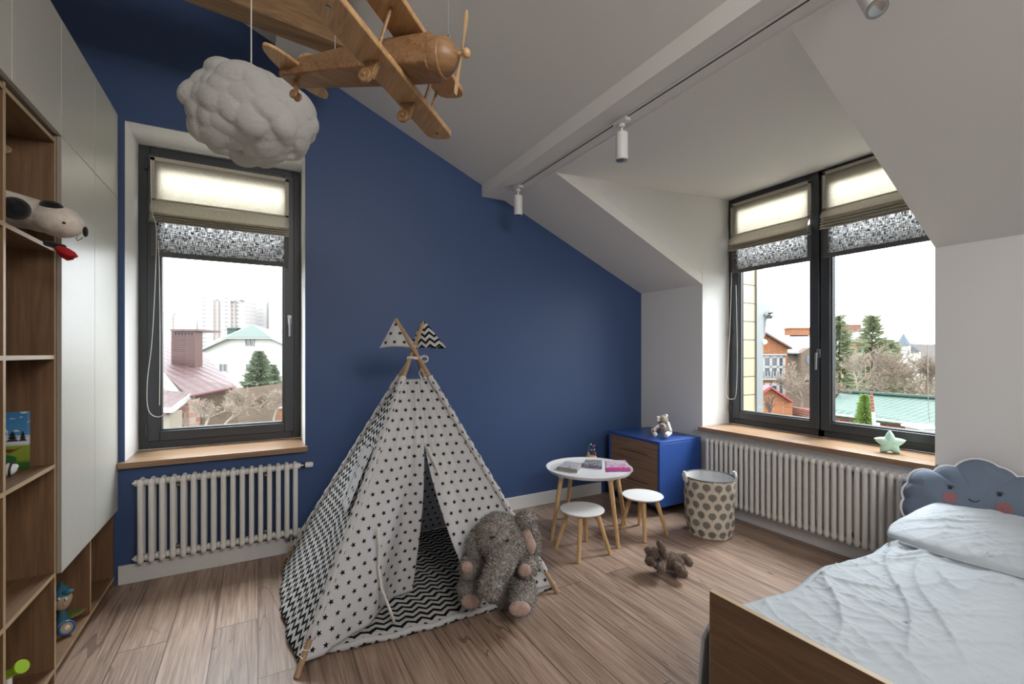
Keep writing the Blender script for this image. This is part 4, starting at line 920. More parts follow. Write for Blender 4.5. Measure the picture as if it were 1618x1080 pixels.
blob('leg', [Cc((1070, 880, 2.93), (1082, 881, 2.93), 6, 6.4), Cc((1082, 881, 2.93), (1089, 889, 2.90), 6.4, 5.8)], M['bear'], root, .004, 1, B_(450), 17)
blob('leg', [Cc((1068, 894, 2.87), (1075, 901, 2.81), 8, 9), Cc((1075, 901, 2.81), (1079, 905, 2.79), 9, 7.5)], M['bear'], root, .004, 1, B_(500), 18)
b = MB(); b.tube([W(x, y, d) for x, y, d in ((1049,872,2.92),(1047,877,2.875),(1043,883,2.85),(1040,889,2.85))], [.008,.009,.010,.006], 8); b.tube([W(x, y, d) for x, y, d in ((1040,887,2.85),(1037,893,2.83),(1036,898,2.82))], [.008,.012,.010], 8); b.build('bow', M['ribbon_blue'], root)
b = MB(); b.ell(W(1020, 886, 2.845), .006); b.build('nose', M['black'], root)
b = MB(); b.ell(W(1028, 875, 2.855), .004); b.build('eye', M['black'], root)

# ------------------------------------------------------------------ table and stools
def tapleg(b, top, ft, r0, r1): b.tube([ft, ft.lerp(top, .5), top], [r1, (r0 + r1) / 2, r0], 16)
tc_ = Vector((2.275, 2.85, 0)); zt_ = .497
root = thing('play_table', 'low round white play table on four beech legs', 'table', tc_)
b = MB(); b.lathe([(.001, zt_ - .018), (.300, zt_ - .018), (.322, zt_ - .012), (.336, zt_ + .012), (.331, zt_ + .012), (.318, zt_ - .002), (.296, zt_ - .0055), (.001, zt_ - .0055)], tc_, 64); b.build('tabletop', M['white_plastic'], root, ang=50)
for (x, y) in ((1.915, 2.843), (2.265, 2.502), (2.629, 2.822), (2.285, 3.165)):
    ft = Vector((x, y, 0)); tp = tc_ + (ft - tc_) * .74; tp.z = zt_ - .03
    b = MB(); tapleg(b, tp, ft, .0185, .0135); lg = b.build('leg', M['leg_wood'], root); b = MB(); b.cone(tp - Vector((0, 0, .006)), tp + Vector((0, 0, .014)), .024, .030, 20); b.build('leg_socket', M['white_plastic'], lg)
def stool(label, c, feet, z=.297):
    root = thing('play_stool', label, 'stool', c, 'low round play stools')
    b = MB(); b.lathe([(.001, z - .022), (.125, z - .022), (.148, z - .015), (.157, z - .004), (.155, z), (.142, z + .0015), (.001, z + .0005)], c, 56); b.build('seat', M['white_plastic'], root, ang=50)
    for (x, y) in feet:
        ft = Vector((x, y, 0)); tp = Vector((c[0], c[1], 0)) + (ft - Vector((c[0], c[1], 0))) * .55; tp.z = z - .03
        b = MB(); tapleg(b, tp, ft, .0175, .0125); b.build('leg', M['leg_wood'], root)
    b = MB(); b.box(c[0] - .09, c[0] + .09, c[1] - .012, c[1] + .012, z - .034, z - .021); b.box(c[0] - .012, c[0] + .012, c[1] - .09, c[1] + .09, z - .034, z - .021); b.build('seat_bracket', M['white_plastic'], root, bevel=.002)
stool('round white stool in front of the play table, nearest the elephant', (2.015, 2.600, 0), ((1.872, 2.72), (1.871, 2.454), (2.142, 2.447), (2.138, 2.711)))
stool('round white stool between the play table and the blue drawer cabinet', (2.625, 2.625, 0), ((2.540, 2.775), (2.501, 2.478), (2.764, 2.508), (2.721, 2.76)))
# books on the table (axes: camr/camf like)
zb = zt_ - .0053
def printmat(name, base, inks, scale=60, th=.55):
    g = G(name, base, .35); v = g.tc(); c = base; sock = None
    for k, ink in enumerate(inks):
        msk = g.m('GREATER_THAN', g.noise(g.map(v, (1,1,1), loc=(k * 3.1, k * 1.7, 0)), scale * (1 + .3 * k), 2), th + .02 * k); sock = g.mix(msk, c if sock is None else sock, ink)
    g.col(sock); return g.mat
def tbook(name, label, px4, h, cover, spine=None, pages=True):
    z = zb; Q = [onZ(x, y, z + h) for x, y in px4]; c = sum(Q, Vector()) / 4; c.z = z
    root = thing(name, label, 'book' if name != 'magazine' else 'magazine', c)
    t = min(.003, h * .3); 
    def q(zz, k=1.0): return [Vector((c.x + (p.x - c.x) * k, c.y + (p.y - c.y) * k, zz)) for p in Q]
    b = MB(); b.prism(q(z + h - t), (0, 0, t)); b.prism(q(z + .0002), (0, 0, t)); b.build('cover', cover, root, bevel=.0006)
    if h > .008:
        b = MB(); b.prism(q(z + t, .975), (0, 0, h - 2 * t)); b.build('pages', spine or M['white_plastic'], root, smooth=False)
    return root
tbook('board_book', 'thick grey-spined board book at the left side of the play table', ((882, 736), (894, 727.5), (919, 731.5), (912, 741)), .030, printmat('grey_cover', (.50,.50,.52), [(.08,.07,.12), (.20,.22,.28)], 45, .62), plain('grey_pages', (.26,.25,.23), .6))
tbook('purple_book', 'thick purple patterned book in the middle of the play table', ((921, 733), (925, 725.5), (951, 726.5), (951.5, 736)), .026, printmat('purple_cover', (.45,.46,.50), [(.12,.08,.22), (.25,.22,.08), (.05,.05,.06)], 60, .52), printmat('purple_side', (.13,.09,.24), [(.35,.33,.42)], 90, .55))
mg = tbook('magazine', 'pink and white magazine overhanging the right edge of the play table', ((958, 744), (957, 727), (988, 726.5), (1001, 743.5)), .0065, printmat('magazine_cover', (.58,.53,.57), [(.42,.06,.22), (.30,.12,.30), (.55,.30,.42)], 55, .56))
Q = [onZ(x, y, zb + .0072) for x, y in ((958.5, 744), (957.6, 738.5), (996, 738), (1000.5, 743.4))]; b = MB(); b.prism(Q, (0, 0, .0006)); b.build('title_band', plain('magenta_band', (.40,.04,.20), .4), mg, smooth=False)
# bead maze
c0 = onZ(934.5, 722.5, zb); root = thing('bead_maze', 'small bead maze with curling wires on a wooden base at the back of the table', 'toy', c0)
b = MB(); b.lathe([(.001, 0), (.044, 0), (.046, .004), (.046, .010), (.042, .014), (.001, .014)], c0, 32); b.build('base', M['leg_wood'], root, ang=50)
def loc(dx, dy, dz): return c0 + (camr * dx + camf * dy + Vector((0, 0, dz))) * 1.18
ws = [('green_wire', (.10,.35,.12), [(-.016,0,.014),(-.020,0,.05),(-.016,.005,.085),(-.004,.006,.100),(.006,.004,.088),(.008,0,.060),(.018,0,.045),(.028,0,.030),(.033,0,.014)]),
      ('blue_wire', (.02,.05,.35), [(.0,.012,.014),(.004,.01,.05),(.026,.008,.08),(.030,.004,.100),(.018,0,.092),(.012,-.006,.07),(.0,-.01,.045),(.006,-.014,.014)])]
for nm, cl, pts in ws: w_ = cord('wire', root, [loc(*p) for p in pts], .0022); w_.data.materials.clear(); w_.data.materials.append(plain(nm, cl, .35))
for (p, cl, s) in (((-.024,0,.034),(.60,.42,.05),.010),((-.018,.002,.022),(.55,.30,.06),.010),((-.030,0,.020),(.55,.38,.10),.008),((.012,0,.080),(.50,.03,.03),.008),((.007,.002,.072),(.10,.02,.20),.009),((.022,0,.058),(.30,.50,.10),.008),((.020,.004,.086),(.60,.20,.03),.008),((.030,0,.030),(.50,.03,.04),.010),((.024,0,.020),(.55,.04,.06),.010),((.0,0,.058),(.60,.35,.50),.007),((-.002,.006,.098),(.65,.65,.60),.006)):
    b = MB(); b.ell(loc(*p), (s * .85, s * .85, s), None, 14, 9); b.build('bead', plain('bead_paint', cl, .3), root)

# ------------------------------------------------------------------ drawer cabinet, plush on it
root = thing('drawer_cabinet', 'cobalt blue drawer cabinet with walnut drawer fronts in the corner', 'drawer cabinet', (3.25, 3.13, 0))
x0, x1, y0, y1, z0, z1 = 3.005, 3.53, 2.806, 3.456, .075, .64
b = MB(); t = .022
b.box(x0, x1, y0, y1, z1 - t, z1); b.box(x0, x1, y0, y0 + t, z0, z1 - t); b.box(x0, x1, y1 - t, y1, z0, z1 - t); b.box(x0, x1, y0 + t, y1 - t, z0, z0 + t); b.box(x1 - .01, x1, y0 + t, y1 - t, z0 + t, z1 - t)
b.build('carcass', M['cab_blue'], root, bevel=.0015)
zm = (z0 + z1) / 2
for (a, c) in ((z0 + t + .002, zm - .0015), (zm + .0015, z1 - t - .002)):
    b = MB(); hgt = c - a; zg = a + hgt * .52
    b.box(x0 + .008, x0 + .028, y0 + t + .002, y1 - t - .002, a, zg - .009); b.box(x0 + .008, x0 + .028, y0 + t + .002, y1 - t - .002, zg + .009, c)
    b.box(x0 + .008, x0 + .028, y0 + t + .002, y0 + .15, zg - .009, zg + .009); b.box(x0 + .008, x0 + .028, y1 - .15, y1 - t - .002, zg - .009, zg + .009); b.box(x0 + .026, x0 + .03, y0 + .14, y1 - .14, zg - .012, zg + .012)
    d_ = b.build('drawer', M['dark_walnut'], root, smooth=False); b = MB(); b.box(x0 + .010, x0 + .024, y0 + .15, y1 - .15, zg - .009, zg - .005); b.build('finger_grip', M['oak_edge_y'], d_, smooth=False)
for (x, y) in ((x0 + .04, y0 + .04), (x1 - .04, y0 + .04), (x0 + .04, y1 - .04), (x1 - .04, y1 - .04)):
    b = MB(); b.cone((x, y, 0), (x, y, z0 + .0), .016, .020, 16); b.build('foot', M['black'], root)
root = thing('plush_puppy', 'small grey and white plush puppy sitting on the blue drawer cabinet', 'plush toy', (3.22, 3.0, .64))
dP = depth(3.22, 3.0); s_ = dP
blob('body', [E(1046, 677, s_, 8.5, 9, 8), E(1047, 669, s_, 7, 7, 7)], M['doggrey'], root, .006, 4, (500, .006, .002), 31)
blob('head', [E(1048, 662, s_ - .03, 7.5, 6.5, 7), E(1047, 673, s_ - .12, 5.5, 5, 6)], M['doggrey'], root, .005, 3, (350, .005, .0016), 32)
blob('ear', [E(1042, 661, s_ - .03, 6, 3.2, 3, .5), E(1040, 664, s_ - .04, 3, 2.6, 3)], M['dogear'], root, .0045, 3); blob('ear', [E(1052.5, 656.5, s_ - .02, 3, 3, 3)], M['dogear'], root, .0045, 2)
blob('arm', [Cc((1041, 672, s_ - .05), (1033, 680, s_ - .12), 3, 3)], M['doggrey'], root, .005, 2); blob('arm', [Cc((1055, 668, s_ - .04), (1059, 680, s_ - .1), 3, 3)], M['dogear'], root, .005, 2)
blob('leg', [Cc((1031, 680, s_ - .06), (1035, 686, s_ - .14), 3.4, 3.6)], M['dogear'], root, .005, 2); blob('leg', [Cc((1058, 683, s_ - .06), (1053, 687, s_ - .17), 4, 4)], M['dogear'], root, .005, 2)
b = MB(); b.ell(W(1047, 672, s_ - .165), (.009, .008, .007)); b.build('nose', M['black'], root)

# ------------------------------------------------------------------ laundry basket
bc = Vector((3.085, 2.375, 0)); root = thing('fabric_basket', 'round canvas storage basket printed with grey trees beside the radiator', 'basket', bc)
H = .438; rb, rt = .170, .184
b = MB(); b.uv = []; n, K = 72, 30
def bpt(a, t, inn=0):
    r = rb + (rt - rb) * t + .010 * noise.noise(Vector((math.cos(a) * 2, math.sin(a) * 2, t * 3))) + (.007 * noise.noise(Vector((math.cos(a) * 7, math.sin(a) * 7, t * 7)))) - .010 * math.exp(-((t - .05) / .05) ** 2) - inn
    return bc + Vector((r * math.cos(a), r * math.sin(a), .003 + H * t))
for k in range(K + 1):
    for i in range(n + 1): a = 2*math.pi*i/n; b.v.append(bpt(a, k / K)); b.uv.append((a * .178, H * k / K))
for k in range(K):
    for i in range(n): q = k*(n+1)+i; b.f.append([q, q+1, q+n+2, q+n+1]); b.m.append(0)
c_i = len(b.v); b.v.append(bc + Vector((0, 0, .003))); b.uv.append((0, 0))
for i in range(n): b.f.append([i + 1, i, c_i]); b.m.append(0)
o = b.build('canvas_wall', M['basket'], root, ang=180, fix=False)
b = MB()
for k in range(13):
    for i in range(n): a = 2*math.pi*i/n; b.v.append(bpt(a, 1 - k / 12 * .95, .008 + .02 * max(0, noise.noise(Vector((math.cos(a) * 3, math.sin(a) * 3, k * .3)))))) 
for k in range(12):
    for i in range(n): b.f.append([k*n+i, (k+1)*n+i, (k+1)*n+(i+1)%n, k*n+(i+1)%n]); b.m.append(0)
c_i = len(b.v); b.v.append(bc + Vector((0, 0, .02)))
for i in range(n): b.f.append([12*n+i, c_i, 12*n+(i+1)%n]); b.m.append(0)
b.build('liner', M['basket_in'], root, ang=180, fix=False)
b = MB(); b.tube([bc + Vector((rt * math.cos(a), rt * math.sin(a), H + .003)) for a in [2*math.pi*i/48 for i in range(48)]], .0055, 8, closed=True); b.build('rim', M['burlap_hem'], root)
for s in (-1, 1):
    hp = bc + camr * (rt + .004) * s; b = MB()
    b.tube([hp + camf * .02 + Vector((0, 0, H - .035)), hp + camr * .006 * s + camf * .02 + Vector((0, 0, H + .012)), hp + camr * .006 * s + camf * .006 + Vector((0, 0, H + .032)), hp + camr * .006 * s - camf * .014 + Vector((0, 0, H + .032)), hp + camr * .006 * s - camf * .03 + Vector((0, 0, H + .01)), hp - camf * .03 + Vector((0, 0, H - .035))], [.008, .012, .012, .012, .012, .008], 8); b.build('handle', M['canvas'], root)

# ------------------------------------------------------------------ star lamp on the sill
sc_ = onX(1406, 704, 3.70); sc_.z = WR[2]; root = thing('star_lamp', 'mint green star-shaped night light with a tiny face on the window sill', 'night light', sc_)
ol = []
for k in range(60):
    a = 2 * math.pi * k / 60; ph = abs(((a / (2*math.pi/5)) % 1) - .5) * 2; r = .050 + .040 * ph ** 1.5; ol.append((r * math.sin(a), max(-.062, r * math.cos(a))))
ol = [(-x, -y) if False else (x, y) for x, y in ol]
vs, fs = puff(ol, .026, 8)
nrm = Vector((-.86, -.5, .08)).normalized(); rgt = Vector((-nrm.y, nrm.x, 0)).normalized() * -1; rgt = Vector((.5, -.86, 0)).normalized(); upv = nrm.cross(rgt).normalized(); upv = -upv if upv.z < 0 else upv
O = sc_ + Vector((0, 0, .062)); b = MB(); b.add([O + rgt * x + upv * y + nrm * h for x, y, h in vs], fs); b.build('body', M['mint'], root)
for s in (-1, 1): b = MB(); b.ell(O + rgt * .018 * s + upv * .005 + nrm * .0225, (.0036, .0036, .0042)); b.build('eye', M['black'], root)
b = MB(); b.tube([O + rgt * .004 * math.cos(a) + upv * (-.002 + .004 * math.sin(a)) + nrm * .025 for a in [math.pi + k * math.pi / 6 for k in range(7)]], .0008, 6); b.build('mouth', M['black'], root)

# ------------------------------------------------------------------ bed
XF, YB1, YB0 = 1.345, 1.06, -.02
root = thing('single_bed', 'wooden single bed with a plain walnut footboard, head against the right wall', 'bed', (2.4, .5, 0))
b = MB(); b.box(XF, XF + .019, YB0, 1.034, .0, .590); fb = b.build('footboard', M['bed_wood'], root, bevel=.001, smooth=False)
b = MB(); b.box(XF - .0002, XF + .0192, YB0, 1.034, .590, .5912); b.box(XF - .0002, XF + .0192, 1.034, 1.0352, 0, .5912); b.build('edge_banding', M['oak_edge_y'], fb, smooth=False)
for y in (1.005, YB0 + .02): b = MB(); b.box(XF + .02, 3.50, y - .012, y + .012, .12, .34); b.build('side_rail', M['bed_wood'], root, bevel=.002, smooth=False)
b = MB(); b.box(3.50, 3.525, YB0, 1.034, 0, .50); b.build('headboard', M['bed_wood'], root, bevel=.002, smooth=False)
b = MB(); b.box(XF + .03, 3.49, YB0 + .03, .99, .15, .39); b.build('mattress', M['white_plastic'], root, bevel=.03)
# duvet
def wr(x, y):
    h = 0.0
    def ridge(ax, ay, ox, oy, f, a, ln):
        nonlocal h
        u = (x - ox) * ax + (y - oy) * ay; v = -(x - ox) * ay + (y - oy) * ax
        h += a * math.exp(-(v / ln) ** 2) * (1 - abs(2 * ((u * f + .25 * noise.noise(Vector((u * 3, v * 2.2, ox)))) % 1) - 1)) ** 2
    N_ = noise.noise
    wx, wy = x + .10 * N_(Vector((x * 2, y * 2, 40))), y + .10 * N_(Vector((x * 2, y * 2, 50)))
    h += .020 * N_(Vector((x * 2.0, y * 2.0, 7)))
    def crease(a, f, g_, sd, amp, sharp):
        c_, s_ = math.cos(a), math.sin(a); u = wx * c_ + wy * s_; v = -wx * s_ + wy * c_
        m = max(0, min(1, .5 + 1.6 * N_(Vector((u * 1.1, v * 1.1, sd + 9)))))
        n = N_(Vector((u * f, v * g_, sd))); return amp * m * math.exp(-abs(n) * sharp)
    h += crease(-.55, .7, 3.0, 1, .024, 14) + crease(-.40, .9, 5.0, 11, .020, 15) + crease(-.75, 1.2, 8, 21, .013, 12) + crease(.45, 1.2, 5, 31, .014, 14) + crease(-.5, 2, 16, 41, .007, 7) + crease(1.1, 3, 15, 51, .005, 7)
    h += .0020 * N_(Vector((x * 34, y * 34, 5)))
    return h
def sheet_obj(name, f, nu, nv, mat, parent, thick=.012, pipe=None):
    b = MB()
    for k in range(nv + 1):
        for m_ in range(nu + 1): b.v.append(f(m_ / nu, k / nv))
    for k in range(nv):
        for m_ in range(nu): a = k*(nu+1)+m_; b.f.append([a, a+1, a+nu+2, a+nu+1]); b.m.append(0)
    o = b.build(name, mat, parent, fix=False, ang=180); s = o.modifiers.new('t', 'SOLIDIFY'); s.thickness = thick; s.offset = -1 
    return o
dv = thing('duvet', 'crumpled pale blue-grey duvet with tiny printed motifs spread over the bed', 'duvet', (2.2, .5, .47))
def duvet_pt(u, v):
    x = XF + .028 + (2.90 - XF - .028) * u; s = v * 1.66            # s runs from the wall side over the near edge and down
    y = YB0 - .02 + s; ye = 1.03 + .03 * noise.noise(Vector((x * 3, 0, 4))); z = .478 + .02 * math.sin(math.pi * min(1, max(0, (y - YB0) / 1.05)))
    foot = min(1, u / .03); z -= .03 * (1 - foot)
    if y > ye:
        o = y - ye; rr_ = .05
        if o < rr_ * 1.57: a = o / rr_; y2 = ye + rr_ * math.sin(a); z2 = z - rr_ * (1 - math.cos(a))
        else: y2 = ye + rr_ + .02 * (o - .08) + .028 * math.sin(x * 14 + 2 * noise.noise(Vector((x * 2, 1, 0)))) * min(1, o * 3); z2 = z - rr_ - (o - rr_ * 1.57)
        z2 = max(z2, .03); return Vector((x, y2, z2 + wr(x, y) * .3))
    return Vector((x, y, z + wr(x, y)))
sheet_obj('cover', duvet_pt, 300, 300, M['bedcloth'], dv)
b = MB(); pts = []
for k in range(90):
    t = k / 89; x = 1.75 + 1.12 * t + .02 * math.sin(t * 9); y = .33 + .10 * t + .05 * noise.noise(Vector((t * 4, 0, 9))); p = duvet_pt((x - XF - .028) / (2.90 - XF - .028), (y - YB0 + .02) / 1.66); pts.append(p + Vector((0, 0, .002)))
b.tube(pts, .0035, 6); b.build('piping', M['bedcloth'], dv)
# pillow under the cover near the head
pw = thing('pillow', 'flat pillow in a creased pale blue-grey cover at the head of the bed', 'pillow', (2.97, .5, .50))
b = MB(); nu, nv = 130, 180; X0, X1, Y0, Y1 = 2.63, 3.34, -.02, 1.085
for top in (1, -1):
    for k in range(nv + 1):
        for m_ in range(nu + 1):
            u, v = m_/nu, k/nv; x = X0 + (X1 - X0) * u; y = Y0 + (Y1 - Y0) * v
            e = (math.sin(math.pi * u) ** .30) * (math.sin(math.pi * v) ** .20) if 0 < u < 1 and 0 < v < 1 else 0
            cu_, cv_ = 2*u-1, 2*v-1; x -= .035 * cu_ * abs(cv_) ** 6; y -= .035 * cv_ * abs(cu_) ** 6; x += .03 * noise.noise(Vector((y * 3, 2, u))) * (1 - u)
            z = .515 + top * .062 * e + (.035 * u) + (wr(x + 3, y * 1.2) * 1.0 * min(1, e * 1.3) if top > 0 else 0); b.v.append(Vector((x, y, z)))
o_ = (nu+1)*(nv+1)
for k in range(nv):
    for m_ in range(nu): a = k*(nu+1)+m_; b.f.append([a, a+1, a+nu+2, a+nu+1]); b.m.append(0); b.f.append([o_+a, o_+a+nu+1, o_+a+nu+2, o_+a+1]); b.m.append(0)
b.build('pillowcase', M['bedcloth'], pw, fix=False, ang=180)
b = MB(); b.tube([b_ for b_ in [Vector((X0 + .03 * noise.noise(Vector(((Y0 + (Y1-Y0)*k/60) * 3, 2, 0))), Y0 + (Y1 - Y0) * k / 60, .516)) for k in range(4, 56)]], .004, 6); b.build('piping', M['bedcloth'], pw)
# cloud cushion leaning on the wall
cu = thing('cloud_cushion', 'blue-grey cloud-shaped cushion with a sleepy face and coral cheeks, behind the pillow', 'cushion', (3.36, .9, .52))
lumps = [(-.222, -.01, .075), (-.195, .060, .078), (-.095, .105, .070), (.020, .125, .105), (.085, .115, .085), (.195, .050, .115), (.275, -.04, .10), (-.2, -.09, .10), (0, -.09, .15), (.2, -.09, .12)]
ol = []
for k in range(240):
    a = 2 * math.pi * k / 240; d = (math.cos(a), math.sin(a)); best = .02
    for (lx, ly, lr) in lumps:
        bq = lx * d[0] + ly * d[1]; cq = lx*lx + ly*ly - lr*lr; disc = bq*bq - cq
        if disc > 0: best = max(best, bq + math.sqrt(disc))
    ol.append((best * d[0], best * d[1]))
Rof = lambda x, y: math.hypot(*ol[int((math.atan2(y, x) % (2*math.pi)) / (2*math.pi) * 240) % 240])
def hgt(x, y): s_ = min(1, math.hypot(x, y) / Rof(x, y)); return .085 * math.sqrt(max(0, 1 - s_ ** 2.6))
vs, fs = puff(ol, .085, 22)
nrm = Vector((-.90, -.30, .34)).normalized(); rgt = Vector((.32, -.947, 0)).normalized(); upv = rgt.cross(nrm); upv = upv.normalized(); upv = -upv if upv.z < 0 else upv; nrm = -rgt.cross(upv) if rgt.cross(upv).dot(nrm) < 0 else rgt.cross(upv)
O = onX(1540, 792, 3.40); b = MB()
def cpt(x, y, h): return O + rgt * x + upv * y + nrm * h
b.add([cpt(x, y, h + (1 if h > 0 else 0) * (.012 * noise.noise(Vector((x * 9, y * 9, 1))) + .006 * abs(noise.noise(Vector((x * 22, y * 14, 4)))))) for x, y, h in vs], fs); b.build('cover', M['cushion'], cu, ang=180)
b = MB(); b.tube([cpt(x * 1.012, y * 1.012, .004) for x, y in ol], .006, 6, closed=True); b.build('piping', M['piping'], cu)
def onface(x, y, e=.004): return cpt(x, y, hgt(x, y) + e + .012 * noise.noise(Vector((x * 9, y * 9, 1))) + .006 * abs(noise.noise(Vector((x * 22, y * 14, 4)))))
def decal(cx_, cy_, r, nm, mat, e=.003):
    b = MB(); b.v.append(onface(cx_, cy_, e)); K = 24
    for q in (.5, 1):
        for k in range(K): b.v.append(onface(cx_ + r * q * math.cos(2*math.pi*k/K), cy_ + r * q * math.sin(2*math.pi*k/K), e))
    for k in range(K): b.f.append([0, 1+k, 1+(k+1)%K]); b.m.append(0); b.f.append([1+k, 1+K+k, 1+K+(k+1)%K, 1+(k+1)%K]); b.m.append(0)
    b.build(nm, mat, cu, ang=180, fix=False)
decal(-.100, -.008, .030, 'cheek', M['cheek']); decal(.102, -.022, .030, 'cheek', M['cheek'])
for x_ in (-.098, .088):
    decal(x_, .045, .009, 'eye', M['ink'], .004); b = MB(); b.tube([onface(x_ + .017 * math.cos(a), .047 + .011 * math.sin(a), .004) for a in [.3 + k * .28 for k in range(9)]], .0016, 5); b.build('lash', M['ink'], cu)
b = MB(); b.tube([onface(-.006 + .020 * math.cos(a), .005 + .016 * math.sin(a), .004) for a in [math.pi + .3 + k * .25 for k in range(11)]], .002, 5); b.build('mouth', M['ink'], cu)
# ------------------------------------------------------------------ outside
def cp(px_, py_, d): return W(px_, py_, d)
def eprism(b, pts, d, thick, m=0): b.prism([W(x, y, d) for x, y in pts], camf * thick, m); return b
def ebox(b, x0, x1, y0, y1, d, thick, m=0): return eprism(b, [(x0, y0), (x1, y0), (x1, y1), (x0, y1)], d, thick, m)
def roofpoly(name, pts, mat, parent, t=.12, u=None):
    P = [W(*p) for p in pts]; n = (P[1] - P[0]).cross(P[2] - P[0]).normalized(); n = -n if n.z < 0 else n
    e = (P[u[1]] - P[u[0]]).normalized() if u else (P[1] - P[0]).normalized(); f = n.cross(e); f = -f if f.z < 0 else f
    b = MB(); b.prism(P, n * -t); b.uv = [((p - P[0]).dot(e), (p - P[0]).dot(f)) for p in P] * 2
    return b.build(name, mat, parent, smooth=False)
def bld(name, label, cat, x, y, d, group=None): p = W(x, y, d); return thing(name, label, cat, (p.x, p.y, GZ), group)
GZ = -3.4
b = MB(); b.prism([(-160, 5.2, GZ), (420, 5.2, GZ), (420, 420, GZ), (-160, 420, GZ)], (0, 0, -.3)); b.prism([(4.6, -120, GZ - .001), (420, -120, GZ - .001), (420, 5.2, GZ - .001), (4.6, 5.2, GZ - .001)], (0, 0, -.3)); struct(b.build('ground', M['ground'], smooth=False))
def win(b_par, x0, x1, y0, y1, d, mull=1, rows=1, name='window'):
    f = .0; b = MB(); t = (x1 - x0) * .09
    ebox(b, x0, x1, y0, y0 + t, d - .05, .12); ebox(b, x0, x1, y1 - t, y1, d - .05, .12); ebox(b, x0, x0 + t, y0, y1, d - .05, .12); ebox(b, x1 - t, x1, y0, y1, d - .05, .12)
    for k in range(mull): c = x0 + (x1 - x0) * (k + 1) / (mull + 1); ebox(b, c - t * .5, c + t * .5, y0, y1, d - .05, .12)
    for k in range(rows - 1): c = y0 + (y1 - y0) * (k + 1) / rows; ebox(b, x0, x1, c - t * .4, c + t * .4, d - .05, .12)
    w = b.build(name, M['ext_white'], b_par, smooth=False); b = MB(); ebox(b, x0 + t * .4, x1 - t * .4, y0 + t * .4, y1 - t * .4, d - .015, .05); b.build('pane', M['ext_glass'], w, smooth=False); return w
# --- through the left window
mh = bld('brick_cottage', 'maroon-roofed brick cottage with a tall ribbed chimney, seen through the left window', 'house', 290, 640, 13)
roofpoly('roof', [(298, 625, 12.0), (372, 609, 13.0), (306, 545, 17.5), (225, 527, 17.5), (225, 560, 14.4), (262, 592, 12.9)], M['tile_maroon'], mh, u=(0, 1))
roofpoly('porch_roof', [(225, 615, 11.2), (299, 619, 12.3), (269, 648, 10.4), (225, 646, 10.2)], M['tile_maroon'], mh, u=(3, 2))
b = MB(); b.prism([W(298, 622, 11.95), W(299, 629, 11.95), W(270, 652, 10.35), W(269, 645, 10.35)], camf * .1); b.prism([W(225, 565, 13.6), W(255, 589, 12.8), W(283, 621, 12.2), W(284, 624, 12.2), W(225, 600, 12.8)], camf * .1); b.prism([W(225, 643, 10.3), W(270, 645, 10.3), W(270, 652, 10.3), W(225, 650, 10.3)], camf * .1); b.build('fascia', M['ext_white'], mh, smooth=False)
b = MB(); eprism(b, [(272, 652), (298, 632), (300, 720), (272, 720)], 11.6, .4); b.build('gable_wall', M['brick_band'], mh, smooth=False)
b = MB(); eprism(b, [(299, 632), (376, 614), (376, 720), (299, 720)], 12.9, 3.0); b.build('wall', M['brick_dull'], mh, smooth=False)
b = MB(); eprism(b, [(225, 650), (268, 651), (268, 720), (225, 720)], 10.5, .4); b.build('porch_wall', M['cream_wall'], mh, smooth=False)
win(mh, 303, 313, 637, 668, 12.85, 1)
b = MB(); b.prism([W(270.5, 521, 14.2), W(308, 522.5, 14.2), W(308, 601, 14.2), W(270.5, 575, 14.2)], camf * .35); ch = b.build('chimney', G('chimney_cladding', (.062,.022,.018), .5).mat, mh, smooth=False)
b = MB()
for k in range(20): y = 530 + k * 3.4; ebox(b, 270.2, 308.3, y, y + .5, 14.17, .03)
ebox(b, 269, 309.5, 519.5, 522.5, 14.1, 1.2, 0)
for k in range(6): ebox(b, 274 + k * 5.2, 277 + k * 5.2, 525, 528.5, 14.18, .02, 1)
b.build('cladding_rib', [plain('chimney_trim', (.09,.045,.045), .5), M['black']], ch, smooth=False)
b = MB(); b.tube([W(298, 626, 11.9), W(372, 611, 12.9)], .05, 8); b.build('gutter', plain('maroon_gutter', (.09,.035,.035), .5), mh)
wh = bld('white_house', 'large white rendered house under a green metal roof, seen through the left window', 'house', 400, 640, 31)
b = MB(); eprism(b, [(316, 554), (358, 533), (427, 533), (462, 548), (462, 660), (316, 660)], 30, 9); b.build('wall', M['stucco'], wh, smooth=False)
roofpoly('roof', [(356.5, 532.5, 29.6), (427.5, 532.5, 29.6), (399, 512, 32)], M['roof_green'], wh, .15)
roofpoly('roof_slope', [(427.5, 532.5, 29.6), (464, 549, 29.6), (478, 536, 42), (448, 527, 42), (399, 512, 32)], M['roof_green'], wh, .15)
roofpoly('roof_slope', [(356.5, 532.5, 29.6), (399, 512, 32), (370, 520, 40), (313, 553, 29.6)], M['roof_green'], wh, .15)
b = MB()
for (p, q) in (((313, 553), (357, 533)), ((357, 533), (427.5, 533)), ((427.5, 533), (464, 549.5))): b.prism([W(*p, 29.5), W(*q, 29.5), W(q[0], q[1] + 2.2, 29.5), W(p[0], p[1] + 2.2, 29.5)], camf * .2)
b.build('fascia', M['ext_white'], wh, smooth=False)
b = MB(); ebox(b, 359, 374, 519, 530, 33, 1.2); ebox(b, 358, 375, 517.5, 519.5, 32.9, 1.5); b.build('chimney', M['roof_green'], wh, smooth=False)
for (a, c, e, f_) in ((387, 402, 533.5, 547), (345.5, 359.5, 574, 587.5), (387.5, 402, 574, 587)): win(wh, a, c, e, f_, 30, 1)
rnd = random.Random(5)
